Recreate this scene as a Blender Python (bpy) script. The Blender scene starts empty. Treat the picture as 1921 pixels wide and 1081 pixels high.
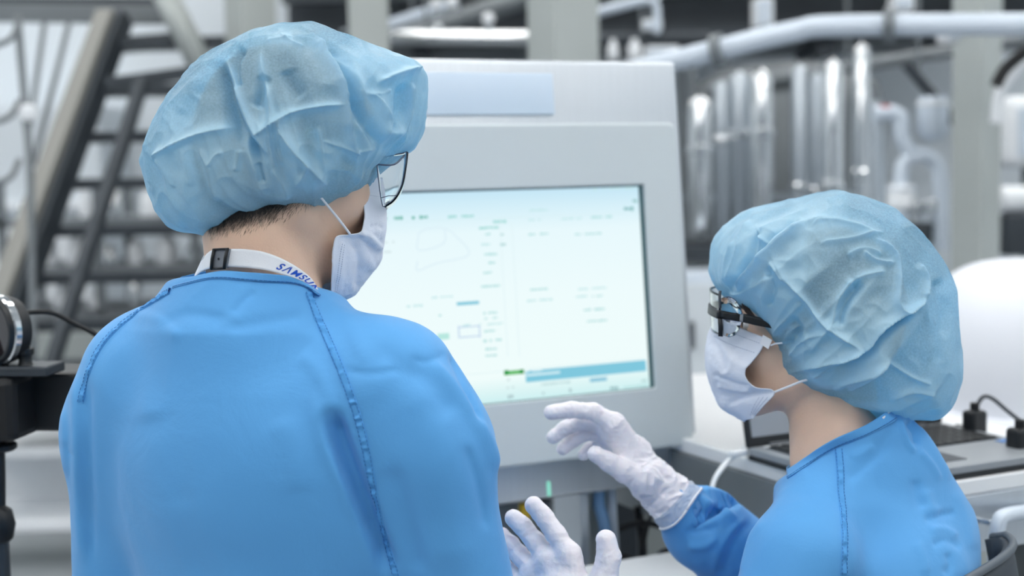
import bpy, bmesh, math, random
import numpy as np
from mathutils import Vector, Matrix
from mathutils.bvhtree import BVHTree

# ------------------------------------------------------------------ camera, light, exposure
scene = bpy.context.scene
COL = scene.collection
random.seed(7)
RNG = np.random.default_rng(7)

LENS, PITCH, ROLL = 50.0, math.radians(5.1), 0.02
FPX = LENS / 36.0 * 1921
CAM = np.array([0.0, 0.0, 1.5])
c_f = np.array([0, math.cos(PITCH), -math.sin(PITCH)])
c_u0 = np.cross(np.array([1.0, 0, 0]), c_f)
c_r = math.cos(ROLL) * np.array([1.0, 0, 0]) - math.sin(ROLL) * c_u0
c_u = math.cos(ROLL) * c_u0 + math.sin(ROLL) * np.array([1.0, 0, 0])

cd = bpy.data.cameras.new('camera')
cd.lens = LENS; cd.sensor_width = 36; cd.clip_start = 0.05; cd.clip_end = 100
cd.dof.use_dof = True; cd.dof.focus_distance = 1.6; cd.dof.aperture_fstop = 3.0
cam = bpy.data.objects.new('camera', cd)
cam.matrix_world = Matrix(((c_r[0], c_u[0], -c_f[0], CAM[0]), (c_r[1], c_u[1], -c_f[1], CAM[1]),
                           (c_r[2], c_u[2], -c_f[2], CAM[2]), (0, 0, 0, 1)))
COL.objects.link(cam); scene.camera = cam

world = bpy.data.worlds.new('world'); scene.world = world; world.use_nodes = True
world.node_tree.nodes['Background'].inputs[0].default_value = (0.85, 0.9, 0.95, 1)
world.node_tree.nodes['Background'].inputs[1].default_value = 0.25
LAMP = 11.4                                    # strength of the ceiling panels
scene.view_settings.view_transform = 'Standard'
scene.view_settings.look = 'None'
scene.view_settings.exposure = 0.0
scene.view_settings.gamma = 1.0
scene.view_settings.use_curve_mapping = False

# ------------------------------------------------------------------ measuring helpers
def P(x, y, d):
    """a point seen at (x, y) of the 1921x1081 frame, d metres deep"""
    return CAM + d * (c_f + c_r * (x - 960.5) / FPX + c_u * (540.5 - y) / FPX)
def proj(q):
    q = np.asarray(q, float) - CAM
    d = q @ c_f
    return np.stack([960.5 + FPX * (q @ c_r) / d, 540.5 - FPX * (q @ c_u) / d], -1)
def on_plane(x, y, A, n):
    dr = P(x, y, 1.0) - CAM
    return CAM + ((A - CAM) @ n) / (dr @ n) * dr
def at_z(x, y, z):
    return on_plane(x, y, np.array([0, 0, z]), np.array([0, 0, 1.0]))
def norm(v):
    v = np.asarray(v, float); return v / np.linalg.norm(v, axis=-1, keepdims=True)
def sstep(a, b, x):
    t = np.clip((x - a) / (b - a), 0, 1); return t * t * (3 - 2 * t)

def _hash(ix, iy, iz, s):
    h = (ix.astype(np.int64) * 374761393 + iy.astype(np.int64) * 668265263 + iz.astype(np.int64) * 2147483647 + s * 1274126177) & 0xffffffff
    h = ((h ^ (h >> 13)) * 1274126177) & 0xffffffff
    return ((h ^ (h >> 16)) & 0xffff) / 65535.0
def vnoise(p, scale, seed=0):
    q = np.asarray(p, float) * scale; i = np.floor(q); f = q - i; i = i.astype(np.int64); f = f * f * (3 - 2 * f)
    out = 0
    for dx in (0, 1):
        for dy in (0, 1):
            for dz in (0, 1):
                w = (f[:, 0] if dx else 1 - f[:, 0]) * (f[:, 1] if dy else 1 - f[:, 1]) * (f[:, 2] if dz else 1 - f[:, 2])
                out = out + w * _hash(i[:, 0] + dx, i[:, 1] + dy, i[:, 2] + dz, seed)
    return out * 2 - 1
def ridged(p, scale, seed=0):
    return 1 - 2 * np.abs(vnoise(p, scale, seed))

# ------------------------------------------------------------------ scene helpers
ORG = {}
def link(o, parent, org):
    COL.objects.link(o)
    if parent is not None:
        o.parent = parent
    ORG[o.name] = np.asarray(org, float)
def tag(o, label=None, cat=None, group=None, kind=None):
    for k, v in (('label', label), ('category', cat), ('group', group), ('kind', kind)):
        if v: o[k] = v
    return o
def thing(name, loc, label, cat, group=None, kind=None):
    o = bpy.data.objects.new(name, None); o.empty_display_size = 0.05
    o.location = loc; link(o, None, loc)
    return tag(o, label, cat, group, kind)
def mk(name, V, Fc, mat, parent=None, smooth=True, org=None, uv=None):
    """one mesh object from world-space vertices"""
    V = np.asarray(V, float)
    if parent is not None: org = ORG[parent.name]
    elif org is None: org = np.array([(V[:, 0].min() + V[:, 0].max()) / 2, (V[:, 1].min() + V[:, 1].max()) / 2, V[:, 2].min()])
    me = bpy.data.meshes.new(name)
    L = (V - org)
    if isinstance(Fc, np.ndarray):
        k = Fc.shape[1]
        me.vertices.add(len(L)); me.vertices.foreach_set('co', L.astype(np.float32).ravel())
        me.loops.add(Fc.size); me.loops.foreach_set('vertex_index', Fc.astype(np.int32).ravel())
        me.polygons.add(len(Fc)); me.polygons.foreach_set('loop_start', np.arange(0, Fc.size, k, dtype=np.int32))
        me.update(calc_edges=True)
    else:
        me.from_pydata([tuple(v) for v in L], [], Fc); me.update()
    me.polygons.foreach_set('use_smooth', [smooth] * len(me.polygons))
    me.materials.append(mat)
    o = bpy.data.objects.new(name, me)
    if parent is None: o.location = org
    link(o, parent, org)
    return o
class MB:
    """collects shapes, then builds ONE mesh object"""
    def __init__(s): s.V = []; s.F = []
    def add(s, V, Fc):
        n = len(s.V); s.V += [tuple(map(float, v)) for v in V]; s.F += [tuple(int(i) + n for i in f) for f in Fc]; return s
    def box(s, c, h, ax=None, bev=0.0, seg=2):
        """c centre, h half sizes, ax 3x3 rows = axes"""
        bm = bmesh.new(); bmesh.ops.create_cube(bm, size=2.0)
        for v in bm.verts: v.co = Vector((v.co.x * h[0], v.co.y * h[1], v.co.z * h[2]))
        if bev > 0: bmesh.ops.bevel(bm, geom=list(bm.edges), offset=bev, segments=seg, affect='EDGES', profile=0.5)
        A = np.eye(3) if ax is None else np.asarray(ax)
        bm.verts.index_update()
        s.add([np.asarray(c) + np.array(v.co) @ A for v in bm.verts], [[v.index for v in f.verts] for f in bm.faces]); bm.free(); return s
    def tube(s, pts, r, n=12, smooth=0, cap=True):
        pts = np.asarray(pts, float)
        rr = np.full(len(pts), r, float) if np.isscalar(r) else np.asarray(r, float)
        if smooth and len(pts) > 2: pts, rr = catmull(pts, smooth, rr)
        T = np.gradient(pts, axis=0); T = norm(T)
        a = np.array([0, 0, 1.0]) if abs(T[0][2]) < 0.9 else np.array([1.0, 0, 0])
        N = norm(np.cross(T[0], a)); V = []
        for i in range(len(pts)):
            N = norm(N - T[i] * (N @ T[i])); B = np.cross(T[i], N)
            for k in range(n):
                t = 2 * math.pi * k / n; V.append(pts[i] + rr[i] * (math.cos(t) * N + math.sin(t) * B))
        m = len(pts); Fc = [(i * n + k, i * n + (k + 1) % n, (i + 1) * n + (k + 1) % n, (i + 1) * n + k) for i in range(m - 1) for k in range(n)]
        if cap: Fc += [tuple(range(n))[::-1], tuple((m - 1) * n + k for k in range(n))]
        return s.add(V, Fc)
    def lathe(s, c, prof, ax=(0, 0, 1), n=24):
        """prof = [(radius, height)] about axis ax through c"""
        ax = norm(ax); a = np.array([1.0, 0, 0]) if abs(ax[0]) < .9 else np.array([0, 1.0, 0])
        N = norm(np.cross(ax, a)); B = np.cross(ax, N); V = []
        for r, h in prof:
            for k in range(n):
                t = 2 * math.pi * k / n; V.append(np.asarray(c) + ax * h + r * (math.cos(t) * N + math.sin(t) * B))
        m = len(prof); Fc = [(i * n + k, i * n + (k + 1) % n, (i + 1) * n + (k + 1) % n, (i + 1) * n + k) for i in range(m - 1) for k in range(n)]
        Fc += [tuple(range(n))[::-1], tuple((m - 1) * n + k for k in range(n))]
        return s.add(V, Fc)
    def slab(s, poly, off):
        """a planar polygon (3-D points) thickened by vector off"""
        poly = np.asarray(poly, float); n = len(poly)
        return s.add(list(poly) + list(poly + np.asarray(off)), [tuple(range(n))[::-1], tuple(range(n, 2 * n))] + [(i, (i + 1) % n, n + (i + 1) % n, n + i) for i in range(n)])
    def grid(s, G, thick=0.0):
        """G (rows, cols, 3) sheet; thick > 0 gives it a back side"""
        G = np.asarray(G, float); R, Cc = G.shape[:2]
        Fc = [(i * Cc + j, i * Cc + j + 1, (i + 1) * Cc + j + 1, (i + 1) * Cc + j) for i in range(R - 1) for j in range(Cc - 1)]
        if not thick: return s.add(G.reshape(-1, 3), Fc)
        N = norm(np.cross(np.gradient(G, axis=1), np.gradient(G, axis=0)) + 1e-12)
        V = np.concatenate([G.reshape(-1, 3), (G - N * thick).reshape(-1, 3)]); o = R * Cc
        Fc2 = Fc + [tuple(o + k for k in f[::-1]) for f in Fc]
        rim = [i * Cc for i in range(R)] + [(R - 1) * Cc + j for j in range(1, Cc)] + [i * Cc + Cc - 1 for i in range(R - 2, -1, -1)] + [j for j in range(Cc - 2, 0, -1)]
        Fc2 += [(rim[k], rim[(k + 1) % len(rim)], o + rim[(k + 1) % len(rim)], o + rim[k]) for k in range(len(rim))]
        return s.add(V, Fc2)
    def build(s, name, mat, parent=None, smooth=False, org=None):
        o = mk(name, np.array(s.V), s.F, mat, parent, smooth, org)
        if smooth == 'auto': pass
        return o
def auto_smooth(o, deg=40):
    me = o.data; bm = bmesh.new(); bm.from_mesh(me)
    bmesh.ops.recalc_face_normals(bm, faces=bm.faces)
    for f in bm.faces: f.smooth = True
    lim = math.radians(deg)
    for e in bm.edges: e.smooth = not (len(e.link_faces) == 2 and e.calc_face_angle(0) > lim)
    bm.to_mesh(me); bm.free(); return o
def catmull(pts, k, rr=None):
    pts = np.asarray(pts, float); n = len(pts); out = []; ro = []
    E = np.concatenate([[2 * pts[0] - pts[1]], pts, [2 * pts[-1] - pts[-2]]])
    for i in range(n - 1):
        p0, p1, p2, p3 = E[i:i + 4]
        for j in range(k):
            t = j / k
            out.append(.5 * ((2 * p1) + (-p0 + p2) * t + (2 * p0 - 5 * p1 + 4 * p2 - p3) * t * t + (-p0 + 3 * p1 - 3 * p2 + p3) * t ** 3))
            if rr is not None: ro.append(rr[i] * (1 - t) + rr[i + 1] * t)
    out.append(pts[-1]); 
    if rr is not None: ro.append(rr[-1]); return np.array(out), np.array(ro)
    return np.array(out)

# ------------------------------------------------------------------ materials
def lin(r, g, b):
    f = lambda c: (c / 255 / 12.92) if c <= 10 else ((c / 255 + .055) / 1.055) ** 2.4
    return (f(r), f(g), f(b), 1)
def mat(name, col, rough=.5, metal=0.0, bump=0.0, bscale=60, var=0.0, vscale=6, spec=.5, emit=None, estr=0, alpha=1, trans=0, ior=1.45, sss=0, stretch=None, sheen=0, coat=0):
    m = bpy.data.materials.new(name); m.use_nodes = True; nt = m.node_tree; b = nt.nodes['Principled BSDF']
    b.inputs['Base Color'].default_value = col; b.inputs['Roughness'].default_value = rough; b.inputs['Metallic'].default_value = metal
    b.inputs['Specular IOR Level'].default_value = spec; b.inputs['IOR'].default_value = ior
    b.inputs['Transmission Weight'].default_value = trans; b.inputs['Alpha'].default_value = alpha
    b.inputs['Sheen Weight'].default_value = sheen; b.inputs['Coat Weight'].default_value = coat
    if sss:
        b.inputs['Subsurface Weight'].default_value = sss; b.inputs['Subsurface Radius'].default_value = (1, .35, .2); b.inputs['Subsurface Scale'].default_value = .006
    if emit: b.inputs['Emission Color'].default_value = emit; b.inputs['Emission Strength'].default_value = estr
    tc = None
    if bump or var:
        tc = nt.nodes.new('ShaderNodeTexCoord'); src = tc.outputs['Object']
        if stretch:
            mp = nt.nodes.new('ShaderNodeMapping'); mp.inputs['Scale'].default_value = stretch; nt.links.new(src, mp.inputs[0]); src = mp.outputs[0]
    if bump:
        nz = nt.nodes.new('ShaderNodeTexNoise'); nz.inputs['Scale'].default_value = bscale; nz.inputs['Detail'].default_value = 5
        bp = nt.nodes.new('ShaderNodeBump'); bp.inputs['Strength'].default_value = bump; bp.inputs['Distance'].default_value = .004
        nt.links.new(src, nz.inputs['Vector']); nt.links.new(nz.outputs['Fac'], bp.inputs['Height']); nt.links.new(bp.outputs[0], b.inputs['Normal'])
    if var:
        nz = nt.nodes.new('ShaderNodeTexNoise'); nz.inputs['Scale'].default_value = vscale; nz.inputs['Detail'].default_value = 4
        mr = nt.nodes.new('ShaderNodeMapRange'); mr.inputs['From Min'].default_value = .3; mr.inputs['From Max'].default_value = .7
        mr.inputs['To Min'].default_value = 1 - var; mr.inputs['To Max'].default_value = 1 + var
        mx = nt.nodes.new('ShaderNodeMix'); mx.data_type = 'RGBA'; mx.blend_type = 'MULTIPLY'; mx.inputs[0].default_value = 1
        mx.inputs[6].default_value = col
        nt.links.new(src, nz.inputs['Vector']); nt.links.new(nz.outputs['Fac'], mr.inputs[0]); nt.links.new(mr.outputs[0], mx.inputs[7]); nt.links.new(mx.outputs[2], b.inputs['Base Color'])
    return m
def emis(name, col, s=1.0):
    m = bpy.data.materials.new(name); m.use_nodes = True; nt = m.node_tree; nt.nodes.clear()
    e = nt.nodes.new('ShaderNodeEmission'); e.inputs[0].default_value = col; e.inputs[1].default_value = s
    o = nt.nodes.new('ShaderNodeOutputMaterial'); nt.links.new(e.outputs[0], o.inputs[0]); return m

M = {}
M['wall'] = mat('wall_paint', lin(214, 222, 228), .6, bump=.1, bscale=30)
M['ceiling'] = mat('ceiling_paint', lin(225, 228, 230), .7)
M['floor'] = mat('floor_epoxy', lin(150, 156, 162), .22, var=.12, vscale=3, stretch=(1, 6, 1))
M['steel'] = mat('brushed_steel', lin(190, 198, 205), .32, .9, bump=.05, bscale=40, stretch=(1, 1, 30))
M['steel_h'] = mat('brushed_steel_sheet', lin(200, 206, 212), .36, .8, var=.02, vscale=5, stretch=(40, 1, 1))
M['chrome'] = mat('polished_steel', lin(225, 228, 230), .12, 1)
M['grey_steel'] = mat('grey_painted_steel', lin(118, 124, 128), .45, .3, var=.06)
M['dark_steel'] = mat('dark_steel', lin(62, 68, 74), .45, .3, var=.1)
M['column'] = mat('column_paint', lin(176, 182, 180), .45, .25, var=.05, vscale=2)
M['white_pl'] = mat('white_plastic', lin(232, 236, 240), .35, bump=.03, bscale=20)
M['white_pipe'] = mat('white_pipe_jacket', lin(205, 216, 228), .35, .1)
M['bezel'] = mat('bezel_plastic', lin(202, 211, 215), .5, bump=.06, bscale=400)
M['plate'] = mat('plate_plastic', lin(208, 224, 240), .4)
M['black'] = mat('black_plastic', lin(24, 28, 32), .42, bump=.05, bscale=200)
M['rubber'] = mat('black_rubber', lin(18, 20, 23), .55)
M['dark_grey'] = mat('dark_grey_plastic', lin(62, 68, 76), .45)
M['lap_grey'] = mat('laptop_grey', lin(150, 156, 162), .4, .2)
M['red'] = mat('red_plastic', lin(190, 50, 50), .4)
M['blue_pl'] = mat('blue_plastic', lin(70, 130, 200), .4)
M['yellow'] = mat('yellow_plastic', lin(200, 165, 40), .5)
M['tube_blue'] = mat('translucent_blue_tube', lin(120, 160, 200), .25, alpha=.7)
M['hood'] = mat('white_hood_plastic', lin(228, 232, 240), .4)

# ------------------------------------------------------------------ the room
def plane_box(name, c, h, m):
    o = MB().box(c, h).build(name, m); o['kind'] = 'structure'; return o
RX, RY0, RY1, RZ = 6.0, -4.5, 9.6, 4.4
floor = plane_box('floor', (0, (RY0 + RY1) / 2, -.05), (RX + .1, (RY1 - RY0) / 2 + .1, .05), M['floor'])
ceil = plane_box('ceiling', (0, (RY0 + RY1) / 2, RZ + .05), (RX + .1, (RY1 - RY0) / 2 + .1, .05), M['ceiling'])
plane_box('wall_back', (0, RY1 + .05, RZ / 2), (RX, .05, RZ / 2), M['wall'])
plane_box('wall_front', (0, RY0 - .05, RZ / 2), (RX, .05, RZ / 2), mat('wall_low_fill_grey', lin(120, 126, 132), .6))  # unseen wall behind the camera, coloured dark to cut frontal fill light
plane_box('wall_left', (-RX - .05, (RY0 + RY1) / 2, RZ / 2), (.05, (RY1 - RY0) / 2, RZ / 2), M['wall'])
plane_box('wall_right', (RX + .05, (RY0 + RY1) / 2, RZ / 2), (.05, (RY1 - RY0) / 2, RZ / 2), M['wall'])
lamp_m = emis('lamp_diffuser', (1, .985, .96, 1), LAMP)
lamp_mesh = None
for i in range(5):
    for j in range(6):
        c = np.array([-4.6 + 2.3 * i, -3.6 + 2.4 * j, RZ - .02])
        if lamp_mesh is None:
            o = MB().box(c, (.6, .3, .015)).build('light_panel', lamp_m, ceil); lamp_mesh = (o, c)
        else:
            o = lamp_mesh[0].copy(); COL.objects.link(o); o.parent = ceil
            o.location = tuple(c - lamp_mesh[1])

# ------------------------------------------------------------------ steel columns and beams
def column(name, x, y, d, w, dp, yaw, m, label):
    b = P(x, y, d); a = math.radians(yaw)
    ax = np.array([[math.cos(a), math.sin(a), 0], [-math.sin(a), math.cos(a), 0], [0, 0, 1]])
    t = thing(name, (b[0], b[1], 0), label, 'column', 'painted steel columns of the plant')
    MB().box((b[0], b[1], RZ / 2), (w / 2, dp / 2, RZ / 2 - .001), ax, .008).build('shaft', m, t)
    MB().box((b[0], b[1], .012), (w / 2 + .06, dp / 2 + .06, .012), ax).build('base_plate', M['grey_steel'], t)
    return t
column('steel_column', 470, 40, 5.9, .16, .16, 38, M['column'], 'pale grey steel column just behind the standing worker\'s blue cap')
column('steel_column', 692, 40, 5.6, .155, .14, 4, M['column'], 'narrow pale grey steel column near the front of the taller worker\'s cap')
column('steel_column', 1056, 40, 5.2, .20, .18, 32, M['column'], 'wide grey steel column rising behind the top of the console')
column('steel_column', 1832, 250, 5.0, .13, .12, 40, M['column'], 'grey steel column right of the white pipework, behind the seated worker')

mz = thing('mezzanine', P(1200, 60, 8.2), 'dark steel mezzanine deck high behind the console', 'platform')
b0, b1 = P(560, 30, 8.4), P(1990, 30, 8.4)
MB().box(((b0[0] + b1[0]) / 2, 8.6, 2.75), ((b1[0] - b0[0]) / 2, .5, .62)).build('deck', M['dark_steel'], mz)
for k in range(5):
    MB().box(((b0[0] + b1[0]) / 2, 7.95 - .02 * k, 2.18 + .24 * k), ((b1[0] - b0[0]) / 2, .05, .035)).build('beam', M['dark_steel'], mz)
for k in range(7):
    x = b0[0] + (b1[0] - b0[0]) * k / 6
    MB().box((x, 8.3, 2.1), (.05, .3, .05)).build('joist', M['dark_steel'], mz)

def pipe(name, pts, r, m, label, cat='pipe', sm=6, rings=(), ringm=None, group=None):
    t = thing(name, tuple(pts[0]), label, cat, group)
    b = MB().tube(pts, r, 16, sm).build('pipe_run', m, t); auto_smooth(b, 50)
    q = np.asarray(pts[0]) * .6 + np.asarray(pts[1]) * .4
    MB().tube([q, np.array([q[0], q[1], RZ])], .008, 8).build('hanger', M['grey_steel'], t)
    for q, dr in rings:
        o = MB().lathe(q, [(r * 1.35, -.018), (r * 1.55, -.016), (r * 1.55, .016), (r * 1.35, .018)], dr, 20).build('flange', ringm or M['grey_steel'], t); auto_smooth(o)
    return t
pp = [P(2100, 45, 4.4), P(1900, 46, 4.5), P(1680, 47, 4.6), P(1540, 50, 4.65), P(1500, 57, 4.68), P(1440, 70, 4.7), P(1350, 93, 4.75), P(1240, 120, 4.85), P(1100, 155, 5.0)]
pipe('white_pipe', pp, .036, M['white_pipe'], 'thick pale jacketed pipe bending down across the upper right', rings=[(P(1668, 47, 4.6), pp[2] - pp[1]), (P(1348, 94, 4.75), pp[7] - pp[6])])
pA = pipe('steel_pipe', [P(640, 68, 6.6), P(1040, 72, 6.6)], .033, M['chrome'], 'bright horizontal steel pipe between two columns behind the blue cap', sm=0)
pipe('steel_pipe', [P(715, 52, 7.2), P(860, 5, 7.2)], .03, M['white_pipe'], 'short slanting pale pipe above the console, by the narrow column', sm=0)
pB = pipe('steel_pipe', [P(735, 75, 7.0), P(1000, -8, 7.0)], .05, M['grey_steel'], 'grey slanting duct crossing high between two columns', sm=0)
pipe('steel_pipe', [P(1110, 26, 6.2), P(1215, -2, 6.2), P(1240, -14, 6.2)], .022, M['white_pipe'], 'thin pale pipe right of the wide column at the top', sm=0)
pipe('hook_pipe', [P(1205, 2, 6.0), P(1228, 4, 6.0), P(1233, 25, 6.0), P(1232, 62, 6.0)], .016, M['white_pipe'], 'small hooked pale pipe right of the wide column', sm=5)
pipe('steel_pipe', [P(1120, 75, 6.6), P(1330, 72, 6.6)], .03, M['dark_steel'], 'dark horizontal pipe just above the right end of the console', sm=0)
pipe('steel_pipe', [P(1330, 170, 6.8), P(1990, 62, 6.6)], .03, M['grey_steel'], 'grey pipe slanting beneath the thick pale pipe', sm=0)

def valve(x, y, d, s, t, m=None):
    c = P(x, y, d)
    o = MB().lathe(c, [(.001, -s), (s * .7, -s * .8), (s, 0), (s * .7, s * .8), (.001, s)], (0, 0, 1), 16).build('bonnet', m or M['white_pl'], t); auto_smooth(o, 60)
    o = MB().lathe(c + np.array([0, 0, -2.2 * s]), [(s * .45, 0), (s * .45, s), (s * .7, s * 1.2), (s * .7, s * 1.5)], (0, 0, 1), 14).build('stem', M['chrome'], t); auto_smooth(o)
valve(916, 36, 6.58, .03, pA); valve(822, 52, 6.58, .018, pA); valve(848, 6, 6.98, .03, pB); valve(818, 8, 6.98, .028, pB)
ov = thing('overhead_rack', (P(1200, 115, 6.45)[0], 6.45, 0), 'grey rack shelf just above the right end of the console', 'rack')
ozz = P(1190, 115, 6.4)[2]; oxa, oxb = P(1120, 115, 6.4)[0], P(1290, 115, 6.4)[0]
MB().box(((oxa + oxb) / 2, 6.5, ozz - .012), ((oxb - oxa) / 2, .2, .012)).build('shelf', M['grey_steel'], ov)
for xx in (oxa, oxb):
    for yy in (6.32, 6.68): MB().box((xx, yy, ozz / 2), (.015, .015, ozz / 2)).build('post', M['grey_steel'], ov)
for x, y, s, lb in ((1148, 98, .024, 'left white bottle above the console right end'), (1188, 98, .03, 'middle white bottle above the console right end')):
    c = P(x, y, 6.4); c = np.array([c[0], 6.4, ozz])
    o = MB().lathe(c, [(s * .9, .0), (s, .005), (s, .06), (s * .5, .08), (s * .5, .095), (.002, .096)], (0, 0, 1), 16).build('bottle', M['white_pl']); auto_smooth(o, 50)
    tag(o, lb, 'bottle', 'bottles on the rack above the console')
for q, (x, y, w, h, d, lb) in enumerate(((1240, 100, .15, .06, 6.4, 'flat white box above the console right end'), (1222, 48, .09, .05, 6.6, 'small white box under the hooked pipe'),
        (690, 92, .2, .05, 6.8, 'white tray hidden by the cap near the narrow column'), (1690, 8, .09, .07, 6.2, 'white junction box at the upper right above the pipe'),
        (1835, 8, .13, .06, 5.2, 'white box hung above the thick pipe at far right'), (1790, 66, .1, .05, 5.0, 'white clamp box under the thick pipe'), (1430, 25, .09, .14, 6.8, 'pale cabinet box left above the thick pipe'))):
    c = P(x, y, d); t = thing('junction_box', c - np.array([0, 0, h / 2]), lb, 'box', 'small boxes among the pipes')
    MB().box(c, (w / 2, .05, h / 2), None, .008).build('case', M['white_pl'], t)
    if q: MB().tube([c, np.array([c[0], c[1] + .03, RZ])], .008, 8).build('conduit', M['grey_steel'], t)
    MB().box(c + np.array([0, -.054, 0]), (w / 2 - .012, .004, h / 2 - .012), None, .003).build('lid', M['white_pipe'], t)

# ------------------------------------------------------------------ staircase at the left
st = thing('staircase', (P(110, 700, 5.3)[0], 5.3, 0), 'dark grey steel staircase with open treads climbing behind the taller worker', 'staircase')
tread0 = None; ends = []
for i in range(-1, 8):
    q = P(188 - 27 * i, 172 + 87 * i, 6.0 - .1 * i); ends.append(q)
    if q[2] < .1: break
    c = q + np.array([.5, 0, 0])
    if tread0 is None:
        o = MB().box(c, (.5, .12, .022), None, .004).build('tread', M['dark_steel'], st); tread0 = (o, c)
    else:
        o = tread0[0].copy(); COL.objects.link(o); o.parent = st; o.location = tuple(c - tread0[1])
def beam(pa, pb, w, h, name, m, parent, up=(0, 0, 1), bev=.004):
    pa, pb = np.asarray(pa), np.asarray(pb); t = norm(pb - pa); s = norm(np.cross(t, up)); u = np.cross(s, t)
    return MB().box((pa + pb) / 2, (np.linalg.norm(pb - pa) / 2, w / 2, h / 2), np.array([t, s, u]), bev).build(name, m, parent)
sa, sb = P(232, 30, 6.05), P(-40, 770, 5.15)
beam(sa, sb, .05, .10, 'stringer', M['dark_steel'], st)
beam(sa + np.array([-.055, -.03, .0]), sb + np.array([-.055, -.03, 0]), .08, .085, 'stringer_flange', mat('stringer_lit_steel', lin(138, 138, 134), .5, .2), st)  # paler grey paints in the lit near face of the stringer
beam(sa + np.array([1.02, 0, 0]), sb + np.array([1.02, 0, 0]), .05, .10, 'stringer', M['dark_steel'], st)
beam(P(268, 150, 5.5), P(95, 690, 5.0), .045, .045, 'handrail', M['dark_steel'], st)
beam(P(200, 158, 5.6), P(420, 128, 5.6), .05, .05, 'handrail', M['dark_steel'], st)
for x0, y0, x1, y1 in ((130, 40, 62, 310), (84, 40, 52, 260)):
    MB().tube([P(x0, y0, 6.0), P(x1, y1, 5.8)], .012, 10).build('baluster', M['grey_steel'], st)
beam(P(-60, 23, 6.2), P(330, 29, 6.2), .1, .075, 'landing_beam', M['grey_steel'], st)
beam(P(-60, 3, 6.3), P(330, 5, 6.3), .1, .04, 'landing_edge', M['dark_steel'], st)
beam(P(225, 85, 6.3), P(345, 75, 6.3), .08, .07, 'bracket', M['dark_steel'], st)
MB().tube([P(296, -40, 5.95), P(335, 40, 5.95), P(392, 150, 5.95)], .054, 16).build('brace', M['column'], st, True)
ps = thing('hose_stand', (P(40, 300, 5.0)[0], 5.0, 0), 'upright grey pole with looped hoses left of the staircase', 'stand')
MB().tube([P(33, 30, 5.0), P(46, 190, 4.98), P(57, 340, 4.95), P(62, 700, 4.9)], .014, 12, 4).build('pole', M['grey_steel'], ps, True)
for y0, y1 in ((40, 80), (190, 225), (300, 340)):
    MB().tube([P(36, y0, 5.0), P(20, y1 - 8, 4.95), P(-15, y1 + 5, 4.95), P(-60, y1, 5.0)], .011, 10, 6).build('hose', M['grey_steel'], ps, True)
MB().lathe(P(52, 212, 4.98), [(.02, -.03), (.03, -.02), (.03, .02), (.02, .03)], (0, 0, 1), 14).build('coupling', M['white_pl'], ps)

# shelving with white vessels seen between the treads
rk = thing('equipment_rack', (P(280, 600, 7.3)[0], 7.3, 0), 'grey steel equipment rack seen through the stair treads', 'rack')
RXC = P(300, 600, 7.3)[0]
for z in (.35, .78, 1.0, 1.24):
    MB().box((RXC, 7.35, z), (.75, .3, .02)).build('shelf', M['grey_steel'], rk)
for sx in (-.72, -.24, .24, .72):
    for sy in (7.07, 7.63):
        MB().box((RXC + sx, sy, .72), (.02, .02, .72)).build('post', M['grey_steel'], rk)
MB().box((RXC + .1, 7.45, .58), (.6, .15, .17), None, .01).build('drawer_unit', M['column'], rk)
k = 0
names = ['tall', 'squat', 'narrow', 'wide', 'small', 'plump', 'short', 'slim', 'stout', 'little']
ordn = ['first', 'second', 'third', 'fourth', 'fifth', 'sixth', 'seventh', 'eighth', 'ninth', 'tenth']
for z, n, sh_ in ((1.02, 10, 'middle'), (1.26, 9, 'top'), (.80, 8, 'lower')):
    for j in range(n):
        x = RXC - .66 + 1.3 * j / (n - 1) + RNG.uniform(-.02, .02); s = RNG.uniform(.03, .055); hh = RNG.uniform(.08, .17)
        o = MB().lathe((x, 7.2, z), [(s, 0), (s, hh * .65), (s * .55, hh * .85), (s * .55, hh)], (0, 0, 1), 14).build('vessel', M['white_pl'] if j % 3 else M['chrome']); auto_smooth(o, 50)
        tag(o, '%s vessel, %s from the left on the %s rack shelf behind the stairs' % ('white plastic' if j % 3 else 'polished steel', ordn[j], sh_), 'vessel', 'vessels on the rack behind the stairs')
sk = thing('control_cabinet', (P(230, 590, 6.4)[0], 6.4, 0), 'low grey steel cabinet behind the lower stair treads', 'cabinet')
c = P(250, 590, 6.4)
MB().box((c[0], 6.5, .42), (.62, .2, .40), None, .01).build('body', M['grey_steel'], sk)
for s in (-1, 1):
    d_ = MB().box((c[0] + s * .305, 6.29, .42), (.295, .012, .36), None, .006).build('door', M['column'], sk)
    MB().box((c[0] + s * .06, 6.27, .5), (.01, .012, .06), None, .003).build('handle', M['chrome'], d_)
wb = thing('wall_panel_unit', (P(40, 500, 8.8)[0], 8.8, 0), 'white wall unit with a ledge left of the staircase', 'cabinet')
c = P(20, 500, 8.9)
MB().box((c[0] - .3, 9.2, .95), (.9, .35, .95), None, .01).build('body', M['wall'], wb)
MB().box((c[0] - .3, 8.83, 1.28), (.95, .03, .025), None, .006).build('ledge', M['white_pl'], wb)
MB().box((c[0] - .3, 8.84, .7), (.8, .012, .45), None, .006).build('panel', M['white_pl'], wb)
wc = thing('white_trolley', (P(60, 900, 5.0)[0], 5.0, 0), 'white trolley under the staircase at the lower left', 'trolley')
c = P(70, 830, 5.2)
MB().box((c[0], 5.4, c[2] - .05), (.35, .2, .02), None, .005).build('shelf', M['white_pl'], wc)
MB().box((c[0], 5.4, .18), (.35, .2, .02), None, .005).build('shelf', M['white_pl'], wc)
for sx in (-.32, .32):
    for sy in (-.17, .17):
        MB().tube([(c[0] + sx, 5.4 + sy, .03), (c[0] + sx, 5.4 + sy, c[2])], .012, 10).build('post', M['grey_steel'], wc)
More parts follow.
